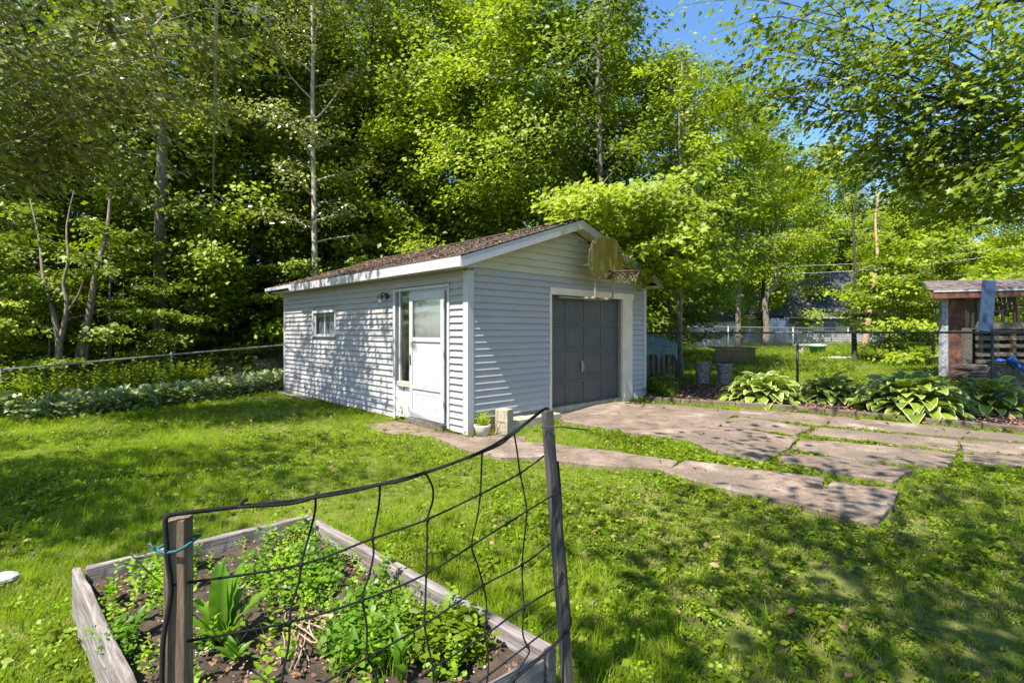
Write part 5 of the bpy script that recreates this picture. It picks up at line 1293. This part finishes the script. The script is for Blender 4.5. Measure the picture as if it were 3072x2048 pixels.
# ------------------------------------------------------------------ trees
def branch(start, d, L, n, rr, droop=0., wob=.12, up=0.):
    p = np.array(start, float); d = np.array(d, float); d /= np.linalg.norm(d); pts = [p.copy()]
    for i in range(n):
        d = d + np.array([rr.gauss(0, wob), rr.gauss(0, wob), rr.gauss(0, wob * .6) - droop + up]); d /= np.linalg.norm(d)
        p = p + d * L / n; pts.append(p.copy())
    return pts
def make_tree(seed, H, base, R, nlimb, nleaf, lsize, tr=.13, elev=(.9, .25), profile='round', tmpl=T_RHOMB, lmat='leaf_mid', bmat='bark', spray=(.22, .07), lean=(0, 0), extra=(), sub=6, twist=0, trunk=True, topdroop=.06, nup=.55, twig=1.0):
    rr = random.Random(seed); rg = np.random.default_rng(seed)
    tb = MB(); lb = MB()
    n = 12; tp = []
    wx = wy = 0
    for i in range(n + 1):
        f = i / n; wx += rr.gauss(0, .035) * H / 10; wy += rr.gauss(0, .035) * H / 10
        tp.append(np.array([lean[0] * f + wx * f, lean[1] * f + wy * f, H * f]))
    rad = [tr * (1 - .86 * (i / n)) * (1.25 if i == 0 else 1) for i in range(n + 1)]
    if trunk: tb.tube(tp, rad, 9)
    def tpos(z):
        f = min(max(z / H, 0), 1) * n; i = min(int(f), n - 1); return tp[i] + (tp[i + 1] - tp[i]) * (f - i)
    twigs = []
    limbs = []
    for k in range(nlimb):
        f = (k + rr.random() * .8) / nlimb; z = base + (H * .97 - base) * f
        if profile == 'round': wl = math.sin(math.pi * (.18 + .80 * f)) ** .75
        elif profile == 'cone': wl = 1.05 - .85 * f
        else: wl = math.sin(math.pi * (.08 + .85 * f)) ** .6
        az = k * 2.4 + rr.uniform(-.5, .5) + twist; el = elev[1] + (elev[0] - elev[1]) * f
        L = R * wl * rr.uniform(.75, 1.15)
        d = (math.cos(az) * math.cos(el), math.sin(az) * math.cos(el), math.sin(el))
        limbs.append((branch(tpos(z), d, L, 7, rr, .03, .10), L, tr * .38 * (1 - .6 * f)))
    for (s_, e_, r_) in extra:
        s_ = np.array(s_, float); e_ = np.array(e_, float); m = 9; L = np.linalg.norm(e_ - s_); pts = []
        for i in range(m + 1):
            f = i / m; p = s_ + (e_ - s_) * f + np.array([rr.gauss(0, .03), rr.gauss(0, .03), math.sin(f * math.pi) * .12 * L * .35 + rr.gauss(0, .02)]) * (1 if 0 < i else 0) ; pts.append(p)
        limbs.append((pts, L, r_))
    for pts, L, r0 in limbs:
        m = len(pts) - 1; tb.tube(pts, [max(.006, r0 * (1 - .85 * i / m)) for i in range(m + 1)], 5, cap=False)
        ns = max(3, int(sub * max(.6, L / max(R, .1)))) if L < R * 1.3 else int(sub * 1.8)
        for q in range(ns):
            f = .22 + .78 * (q + rr.random()) / ns; i = min(int(f * m), m - 1); s0_ = pts[i] + (pts[i + 1] - pts[i]) * (f * m - i)
            dm = pts[i + 1] - pts[i]; dm = dm / (np.linalg.norm(dm) + 1e-9); sd_a = rr.choice((-1, 1)) * rr.uniform(.35, 1.15)
            c_, s__ = math.cos(sd_a), math.sin(sd_a); d2 = np.array([dm[0] * c_ - dm[1] * s__, dm[0] * s__ + dm[1] * c_, dm[2] * .5 + rr.gauss(.05, .18)])
            tw = branch(s0_, d2, max(.35, L * .42 * (1.15 - f * .6)) * rr.uniform(.7, 1.2), 4, rr, topdroop, .14)
            tb.tube(tw, [.012 * twig, .009 * twig, .006 * twig, .004 * twig, .003 * twig], 3, cap=False); twigs.append(tw)
    tl = np.array([sum(np.linalg.norm(np.array(t[i + 1]) - np.array(t[i])) for i in range(4)) for t in twigs]); pr_ = tl / tl.sum()
    ti = rg.choice(len(twigs), nleaf, p=pr_); tw = np.array(twigs); f = rg.random(nleaf) ** .75 * 4; i0 = np.minimum(f.astype(int), 3); ff_ = (f - i0)[:, None]
    C = tw[ti, i0] * (1 - ff_) + tw[ti, i0 + 1] * ff_
    dirv = tw[ti, 4] - tw[ti, 0]; dirv[:, 2] *= .4
    C = C + np.stack([rg.normal(0, spray[0], nleaf), rg.normal(0, spray[0], nleaf), rg.normal(-spray[1] * .5, spray[1], nleaf)], 1)
    ax_ = C[:, :2] - np.array([tpos(min(max(z_, 0), H))[:2] for z_ in np.linspace(0, H, 40)])[np.clip((C[:, 2] / H * 39).astype(int), 0, 39)]
    rr_ = ax_ / (np.linalg.norm(ax_, axis=1, keepdims=True) + .3) * .75
    Nn = np.stack([rg.normal(0, nup, nleaf) + rr_[:, 0], rg.normal(0, nup, nleaf) + rr_[:, 1], np.full(nleaf, .9)], 1)
    T = rg.normal(0, .7, (nleaf, 3)) + dirv / (np.linalg.norm(dirv, axis=1, keepdims=True) + 1e-6); T[:, 2] -= .35
    tvar = rg.random(len(twigs)); var = .55 * tvar[ti] + .45 * rg.random(nleaf)
    lme = leaves_mesh('crown', C, Nn, T, rg.uniform(.45, 1.5, nleaf) * lsize, var, tmpl, M[lmat])
    tme = bpy.data.meshes.new('trunk'); tme.from_pydata([tuple(map(float, v)) for v in tb.v], [], tb.f); tme.materials.append(M[bmat]); tme.polygons.foreach_set('use_smooth', [True] * len(tme.polygons))
    return tme, lme
def place(meshes, x, y, lab, rz=0, s_=1.0, cat='tree', group=None, name='maple_tree', z=None, sz_=None):
    e = empty(name, (x, y, (g1(x, y) if z is None else z) - .05), rz); e.scale = (s_, s_, sz_ or s_); tag(e, lab, cat, group)
    link('trunk', meshes[0], e); c = link('crown', meshes[1], e); tag(c, kind='stuff')
    return e
# prototypes
mapleA = make_tree(101, 11.5, 1.0, 3.6, 48, 42000, .115, .13, lmat='leaf_bright', elev=(1.1, .35), spray=(.26, .16), topdroop=.1)
mapleB = make_tree(102, 10.5, .9, 3.3, 44, 38000, .105, .12, lmat='leaf_mid', elev=(1.1, .3), spray=(.26, .16), topdroop=.1)
mapleC = make_tree(103, 9.0, .7, 3.0, 38, 32000, .11, .10, lmat='leaf_bright', elev=(1.0, .3), spray=(.26, .16), topdroop=.1)
forA = make_tree(104, 19, 2.5, 3.9, 40, 17000, .16, .2, lmat='leaf_dark', bmat='darkbark', elev=(1.0, .3), spray=(.36, .22))
forB = make_tree(105, 17, 2.0, 3.6, 38, 17000, .14, .15, lmat='leaf_mid', bmat='darkbark', elev=(1.0, .35), spray=(.36, .22))
forC = make_tree(106, 21, 4.5, 3.6, 34, 16000, .16, .2, lmat='leaf_mid', bmat='bark', elev=(1.0, .35), spray=(.36, .22))
under = make_tree(107, 4.2, .5, 2.0, 18, 9000, .10, .045, lmat='leaf_mid', bmat='bark', elev=(.7, .1), spray=(.18, .04))
under2 = make_tree(108, 3.2, .3, 1.7, 16, 8000, .095, .04, lmat='leaf_bright', bmat='bark', elev=(.7, .1), spray=(.18, .04))
mapleT = make_tree(113, 12.5, 3.6, 3.6, 40, 34000, .12, .15, lmat='leaf_bright', elev=(1.1, .35), spray=(.28, .16), topdroop=.1)
birch = make_tree(109, 17, 4.0, 2.6, 34, 17000, .10, .105, lmat='leaf_olive', bmat='palebark', elev=(1.0, .3), spray=(.25, .12))
pine = make_tree(110, 16, 2.0, 3.0, 44, 26000, .15, .2, profile='cone', tmpl=T_LANCE, lmat='pine', bmat='darkbark', elev=(.3, .0), spray=(.16, .10), nup=1.2)

# bright maples behind the garage
ma = place(mapleA, *at_u(1560, 16.6), 'bright green maple directly behind the garage ridge', .4, 1.15)
mb_ = place(mapleB, *at_u(1800, 15.4), 'tall bright maple rising behind the backboard side of the garage', 2.0, 1.25)
mc_ = place(mapleA, *at_u(1330, 18.6), 'leafy maple behind the left slope of the garage roof', 3.1, 1.2)
md_ = place(mapleB, *at_u(2010, 17.0), 'dense bright maple just right of the garage', 4.3, .98)
me_ = place(mapleT, *at_u(2215, 27.5), 'broad high crowned maple behind the far fence by the white shed', 1.1, 1.05)
place(mapleT, *at_u(2480, 49), 'high crowned maple behind the neighbour roof', 2.5, 1.5)
place(mapleT, *at_u(2790, 29), 'high crowned maple right of the neighbour house', 4.0, .95)
# the maple whose boughs hang over the right slope of the garage
tx, ty = at_u(2040, 12.9); tz = g1(tx, ty)
def rel(x, y, z): return (x - tx, y - ty, z - tz)
ov = make_tree(120, 8.2, 2.6, 2.3, 18, 19000, .095, .075, lmat='leaf_bright', elev=(.9, .2), tmpl=T_MAPLE, spray=(.15, .08), sub=7,
               extra=[((0, 0, 3.8), rel(1.3, 8.95, 3.85), .02), ((0, 0, 3.3), rel(1.85, 8.95, 3.55), .02), ((0, 0, 3.0), rel(2.5, 9.3, 3.15), .02), ((0, 0, 2.7), rel(2.65, 9.45, 2.75), .02), ((0, 0, 2.6), rel(2.95, 9.95, 2.6), .02), ((0, 0, 3.9), rel(.9, 8.9, 3.9), .025), ((0, 0, 2.9), rel(2.2, 9.7, 3.55), .03), ((0, 0, 3.3), rel(1.35, 9.3, 3.9), .03), ((0, 0, 2.6), rel(3.2, 9.9, 2.95), .025), ((0, 0, 2.5), rel(3.9, 10.3, 2.7), .025), ((0, 0, 3.6), rel(2.6, 9.8, 4.1), .03), ((0, 0, 2.8), rel(2.9, 10.0, 3.3), .025), ((0, 0, 3.8), rel(2.0, 10.0, 4.2), .025)])
place(ov, tx, ty, 'slender maple whose boughs hang over the right slope of the garage roof')
# pale barked tree left of the roof
place(birch, *at_u(950, 15.5), 'slender pale barked tree left of the garage roof', .7, 1.0, name='pale_bark_tree')
place(birch, *at_u(1215, 19.0), 'thin grey tree in the gap above the garage roof', 2.6, 1.0, name='pale_bark_tree')
# dark forest at the left
place(forC, *at_u(480, 15.2), 'massive dark trunked forest tree left of the hanging cable', .2, 1.0, name='forest_tree')
place(forA, *at_u(645, 17.2), 'reddish trunked forest tree where the cable ends', 1.9, .95, name='forest_tree')
fg = 'tall trees of the wood behind the garage'
flab = ['distant dark tree of the wood glimpsed between nearer crowns'] * 3
spots = [(-330, 15, 0), (-90, 17, 1), (130, 16.5, 0), (330, 19, 1), (620, 21.5, 2), (800, 19, 0), (1050, 22, 1), (1110, 18.5, 1), (1440, 24, 0), (900, 25.5, 2), (200, 23, 2), (-60, 24, 0), (450, 25, 0), (700, 27, 1), (1250, 27, 2),
         (1650, 24, 1), (1850, 26, 0), (300, 31, 0), (1130, 33, 1), (1700, 34, 1)]
fm = [forA, forB, forC]
flab2 = {130: 'dark tree rising behind the forked grey trunk', 330: 'tall tree behind the leaning grey trunk', -90: 'tall tree at the left edge of the wood', -330: 'dark tree beyond the left edge of the wood', 800: 'dark tree right of the hanging cable', 1050: 'tall tree right of the pale barked trunk', 1110: 'mid green tree behind the left slope of the garage roof', 620: 'high crowned tree behind the end of the cable'}
for i, (u, Yt, k) in enumerate(spots):
    place(fm[k], *at_u(u, Yt), flab2.get(u, flab[k]), i * 1.7, R_.uniform(.88, 1.1), name='forest_tree', group=fg)
place(mapleC, *at_u(760, 17.8), 'mid height leafy tree between the cable and the pale barked trunk', 1.0, 1.25)
place(mapleC, *at_u(1130, 20.5), 'leafy tree right of the pale barked trunk', 2.2, 1.5)
place(mapleA, *at_u(1000, 23), 'tall leafy tree behind the pale barked trunk', .9, 1.35)
place(mapleC, *at_u(380, 20.5), 'leafy tree left of the massive dark trunk', 2.9, 1.3)
place(mapleB, *at_u(60, 20), 'leafy tree far left in the wood', .3, 1.1)
place(pine, *at_u(1380, 20), 'dark pine showing between the maples above the roof', 0, 1.0, name='pine_tree')
# understory along the left fence and behind the garage
us = [(-40, 12.2, 0, 1.0), (150, 12.8, 1, .9), (330, 13.6, 0, 1.05), (520, 15.6, 0, 1.0), (700, 17.0, 1, .95), (820, 17.5, 0, 1.1), (60, 14.5, 0, 1.3), (240, 16, 1, 1.2), (440, 18, 0, 1.3), (900, 18.3, 1, 1.2), (1010, 17.2, 0, 1.3), (620, 19, 0, 1.3), (-150, 13.2, 1, 1.2), (1180, 17.6, 1, 1.4)]
for i, (u, Yt, k, s_) in enumerate(us):
    place((under, under2)[0 if k == 0 else 1] if i % 3 else under, *at_u(u, Yt), {-40: 'sapling at the left end of the left fence', 150: 'sapling around the forked grey trunk', 330: 'sapling right of the leaning grey trunk', 520: 'sapling in front of the massive dark trunk', 700: 'sapling below the end of the cable', 820: 'sapling left of the far garage corner', 1180: 'sapling behind the left slope of the garage roof'}.get(u, 'low sapling in the shade deep behind the left fence'), i * 2.1, s_, name='sapling', group='saplings behind the left fence')
# two leaning twin stemmed trees behind the left fence
def bare_tree(paths, m, lab, name='sapling', cat='tree'):
    mbt = MB()
    for pth, r0, r1 in paths: mbt.tube(smooth(pth, 3), list(np.linspace(r0, r1, (len(pth) - 1) * 3 + 1)), 8)
    e = empty(name, tuple(paths[0][0][0])); o = mbt.build('trunk', m, None, smooth=True); o.parent = e; o.matrix_parent_inverse = Matrix.Translation(-Vector(paths[0][0][0])); tag(e, lab, cat); return e
Yq = 12.2
bare_tree([([PT(172, 1110, Yq), PT(178, 1030, Yq), PT(165, 960, Yq), PT(150, 900, Yq + .2), PT(128, 820, Yq + .3), PT(118, 720, Yq + .5), PT(90, 600, Yq + .7)], .085, .012), ([PT(178, 1030, Yq), PT(195, 960, Yq), PT(200, 900, Yq), PT(190, 850, Yq), PT(205, 780, Yq), PT(200, 680, Yq + .2), PT(225, 560, Yq + .4)], .06, .012), ([PT(205, 930, Yq), PT(235, 885, Yq), PT(250, 840, Yq)], .03, .015)], M['bark'], 'forked grey trunk of a small tree at the far left behind the fence')
Yq = 12.8
bare_tree([([PT(250, 1100, Yq), PT(258, 1000, Yq), PT(275, 900, Yq), PT(290, 800, Yq), PT(320, 700, Yq + .3), PT(335, 560, Yq + .5), PT(360, 420, Yq + .8)], .10, .02), ([PT(228, 1100, Yq), PT(240, 1030, Yq), PT(258, 960, Yq)], .06, .05), ([PT(270, 945, Yq), PT(225, 950, Yq), PT(190, 965, Yq)], .02, .008)], M['bark'], 'leaning thick grey trunk catching the sun behind the left fence')
# right side trees
rl = [(2330, 40, mapleC, 1.7, 'spreading maple left of the neighbour roof'), (2690, 29, mapleC, .9, 'bushy maple right of the neighbour house'), (2800, 17.5, under2, 1.45, 'bright bushy sapling left of the covered deck'),
      (2900, 27, mapleC, .85, 'bushy tree beyond the covered deck roof'), (3090, 23, mapleC, .8, 'dark leafed tree behind the deck at the right edge'), (2130, 34, mapleC, 1.15, 'tall tree behind the white shed'), (2290, 30, forB, .82, 'grey green tree rising behind the far fence'), (2560, 46, forB, 1.0, 'tall tree behind the neighbour house roof'),
      (2760, 37, mapleC, 1.35, 'tree at the end of the sunny yard'), (2010, 21.5, under, 1.4, 'low leafy sapling behind the slatted rack'), (2670, 18.5, under, .9, 'young leafy tree right of the leaning tan trunk')]
for i, (u, Yt, m, s_, lab) in enumerate(rl): place(m, *at_u(u, Yt), lab, i * 1.3 + .5, s_)
bare_tree([([GP(2564, 1085), PT(2562, 1000, 20), PT(2561, 900, 20), PT(2566, 800, 20), PT(2560, 680, 20.2), PT(2572, 560, 20.5)], .10, .02)], M['darkbark'], 'straight dark trunk standing in the yard behind the hostas', 'young_tree')
bare_tree([([PT(2592, 1045, 24), PT(2605, 960, 24), PT(2610, 900, 24), PT(2622, 840, 24), PT(2632, 760, 24.3), PT(2626, 660, 24.6), PT(2640, 560, 25)], .15, .03)], M['tanbark'], 'leaning sunlit tan trunk beside the neighbour house', 'young_tree')
bare_tree([([PT(2298, 1030, 27), PT(2300, 975, 27), PT(2296, 900, 27), PT(2330, 830, 27), PT(2322, 740, 27.2), PT(2345, 620, 27.5)], .2, .04)], M['bark'], 'grey trunk behind the far chain link fence', 'young_tree')
# near maple at the right, limbs reaching into the frame
bx0, by0 = 9.6, 7.6; bzz = g1(bx0, by0)
def rl_(u, v, Y): p = PT(u, v, Y); return (p.x - bx0, p.y - by0, p.z - bzz)
near_r = make_tree(130, 10, 5.2, 3.6, 22, 18500, .09, .2, lmat='leaf_mid', bmat='darkbark', elev=(.9, .15), tmpl=T_MAPLE, spray=(.2, .09), sub=8,
                   extra=[((0, 0, 3.8), rl_(2330, 150, 7.2), .03), ((0, 0, 3.7), rl_(2270, -30, 7.6), .03), ((0, 0, 3.5), rl_(2350, 300, 7.8), .03), ((0, 0, 3.3), rl_(2450, 430, 8.2), .03), ((0, 0, 3.0), rl_(2800, 640, 8.5), .025), ((0, 0, 3.0), rl_(2930, 300, 6.6), .03), ((0, 0, 3.6), rl_(2450, 215, 7.2), .055), ((0, 0, 3.4), rl_(2480, 140, 7.6), .04), ((0, 0, 3.8), rl_(2400, 60, 7.2), .04), ((0, 0, 3.0), rl_(2580, 430, 7.4), .04), ((0, 0, 3.2), rl_(2560, 330, 8.2), .04), ((0, 0, 2.9), rl_(2700, 520, 7.4), .035),
                          ((0, 0, 2.8), rl_(2850, 560, 6.8), .03), ((0, 0, 3.1), rl_(2740, 400, 7.0), .03), ((0, 0, 3.5), rl_(2620, 260, 7.8), .04), ((0, 0, 3.9), rl_(2560, -40, 7.4), .04), ((0, 0, 3.7), rl_(2760, 90, 6.8), .04), ((0, 0, 2.7), rl_(2950, 480, 6.6), .03), ((0, 0, 3.2), rl_(2650, 480, 9.0), .03)])
place(near_r, bx0, by0, 'near maple at the right edge whose dark boughs reach across the sky')
# near maple at the left, limbs over the lawn
bx0, by0 = -9.4, 7.4; bzz = g1(bx0, by0)
near_l = make_tree(131, 10.5, 4.6, 3.8, 24, 14000, .10, .2, lmat='leaf_olive', bmat='palebark', twig=1.5, elev=(.9, .15), tmpl=T_MAPLE, spray=(.2, .09), sub=7,
                   extra=[((0, 0, 3.6), rl_(560, 120, 7.4), .045), ((0, 0, 3.3), rl_(430, 260, 7.6), .04), ((0, 0, 3.1), rl_(520, 380, 8.0), .035), ((0, 0, 3.9), rl_(300, 40, 7.0), .04), ((0, 0, 2.9), rl_(250, 330, 7.2), .03), ((0, 0, 3.4), rl_(620, 260, 8.4), .035), ((0, 0, 4.1), rl_(620, 20, 7.6), .04),
                          ((0, 0, 3.2), rl_(120, 200, 6.6), .03), ((0, 0, 2.8), rl_(330, 470, 8.2), .03), ((0, 0, 4.4), rl_(800, -60, 8.0), .04), ((0, 0, 3.0), rl_(90, 420, 7.4), .03), ((0, 0, 4.6), rl_(500, -160, 6.8), .04)])
place(near_l, bx0, by0, 'near grey barked maple at the left with sunlit boughs over the lawn')
# unseen tree behind the camera, boughs laid out to shade the right foreground
sh_t = make_tree(140, 8.5, 7.2, 1.0, 4, 10500, .145, .22, lmat='leaf_mid', bmat='bark', tmpl=T_RHOMB, spray=(.26, .12), sub=6,
                 extra=[((0, 0, 4.5), (dxx, dyy, zz), .05) for dxx, dyy, zz in ((1.6, 3.4, 6.0), (2.6, 3.9, 6.2), (3.6, 3.8, 6.3), (4.6, 3.2, 6.4), (2.4, 2.2, 6.0), (3.6, 2.4, 6.2), (5.2, 4.2, 6.6), (.9, 2.2, 6.4), (4.6, 5.2, 6.5), (5.8, 5.4, 6.8), (3.0, 5.0, 6.2), (3.6, 6.9, 6.6), (4.9, 6.5, 6.7), (6.6, 6.2, 7.0), (7.2, 4.6, 6.8))])
place(sh_t, -2.6, -4.2, 'unseen yard tree behind the camera, crown shaped to shade the right part of the lawn')

# far woods closing the horizon, and undergrowth of the left wood
n = 90000; a_ = RG.uniform(-1.15, 1.5, n); Yw = RG.uniform(44, 62, n); x = a_ * Yw; hmax = 10 + 3.5 * vnoise(x, Yw, .16, 1) + 2 * vnoise(x, Yw, .5, 2) - 5 * (x < 2)
C = np.stack([x, Yw, .4 + hmax * RG.random(n) ** .8], 1)
tag(link('far_woods', leaves_mesh('far_woods', C, np.stack([RG.normal(0, .8, n), RG.normal(-.5, .8, n), np.full(n, .8)], 1), RG.normal(0, 1, (n, 3)), RG.uniform(.35, .8, n), RG.random(n), T_RHOMB, M['leaf_mid'])),
    'distant belt of woods closing the view behind the yards', 'woods', kind='stuff')
ub = [proto(leafy('under_bush', 150, .5, .05, .9, .11, T_RHOMB, M['leaf_dark'], .7)), proto(leafy('under_bush', 110, .45, .05, .6, .10, T_RHOMB, M['leaf_mid'], .7))]
n = 900; Yw = RG.uniform(12.5, 36, n); x = RG.uniform(-1.15, .3, n) * Yw; k = ((x + 9.96) * -.83 + (Yw - 10) * .558 > .7) & ~inside(GARP, x, Yw); x, Yw = x[k], Yw[k]; n = len(x)
tag(scatter('undergrowth', np.stack([x, Yw, gz(x, Yw) - .05], 1), np.stack([np.zeros(n), np.zeros(n), RG.uniform(0, 6.28, n)], 1), RG.uniform(.7, 1.6, n) * (Yw / 16) ** .5, RG.integers(0, 2, n), ub),
    'dark leafy undergrowth on the floor of the wood', 'undergrowth', kind='stuff')
tx_, ty_ = -8.6, .8  # unseen tree added to throw shade bands on the left lawn
sh2 = make_tree(141, 8.5, 7.2, .9, 4, 6500, .15, .2, lmat='leaf_mid', bmat='bark', tmpl=T_RHOMB, spray=(.24, .12), sub=5,
                extra=[((0, 0, 4.6), (a - tx_, b - ty_, c), .05) for a, b, c in ((-7.4, 2.9, 6.8), (-5.9, 3.3, 7.0), (-5.1, 2.2, 6.8), (-8.8, 4.0, 6.6), (-5.9, .4, 7.0), (-6.9, 1.2, 6.9))])
place(sh2, tx_, ty_, 'unseen tree added left of the camera to shade bands of the left lawn')

# ------------------------------------------------------------------ wires
def wire(name, pts, r, m, lab, cat='cable', group=None):
    o = MB().tube(pts, r, 5).build(name, m, smooth=True); tag(o, lab, cat, group); return o
fe = PT(632, 826, 16.6)
for k, (uu, off, lab) in enumerate(((648, -.004, 'left strand of the pale cable hanging to the wood'), (656, .012, 'right strand of the pale cable hanging to the wood'))):
    ne = Vector(((uu - CX) / F_PX * 5, 5.0, CAM_Z + 1100 / F_PX * 5)); pts = []
    for i in range(13):
        f = i / 12; p = ne.lerp(fe, f); p.z -= .5 * math.sin(math.pi * f) * 0.8; pts.append(p)
    wire('cable', pts, .007, M['galv'], lab, group='strands of the pale cable')
for k, (v0, v1, lab) in enumerate(((793, 726, 'upper power line crossing above the neighbour roof'), (816, 743, 'lower power line crossing above the neighbour roof'))):
    a = PT(2330, v0 + 6, 26); b = PT(3200, v1 - 8, 20); pts = []
    for i in range(11):
        f = i / 10; p = a.lerp(b, f); p.z -= .25 * math.sin(math.pi * f); pts.append(p)
    wire('power_line', pts, .008, M['galv'], lab, 'power line', 'power lines over the yard')
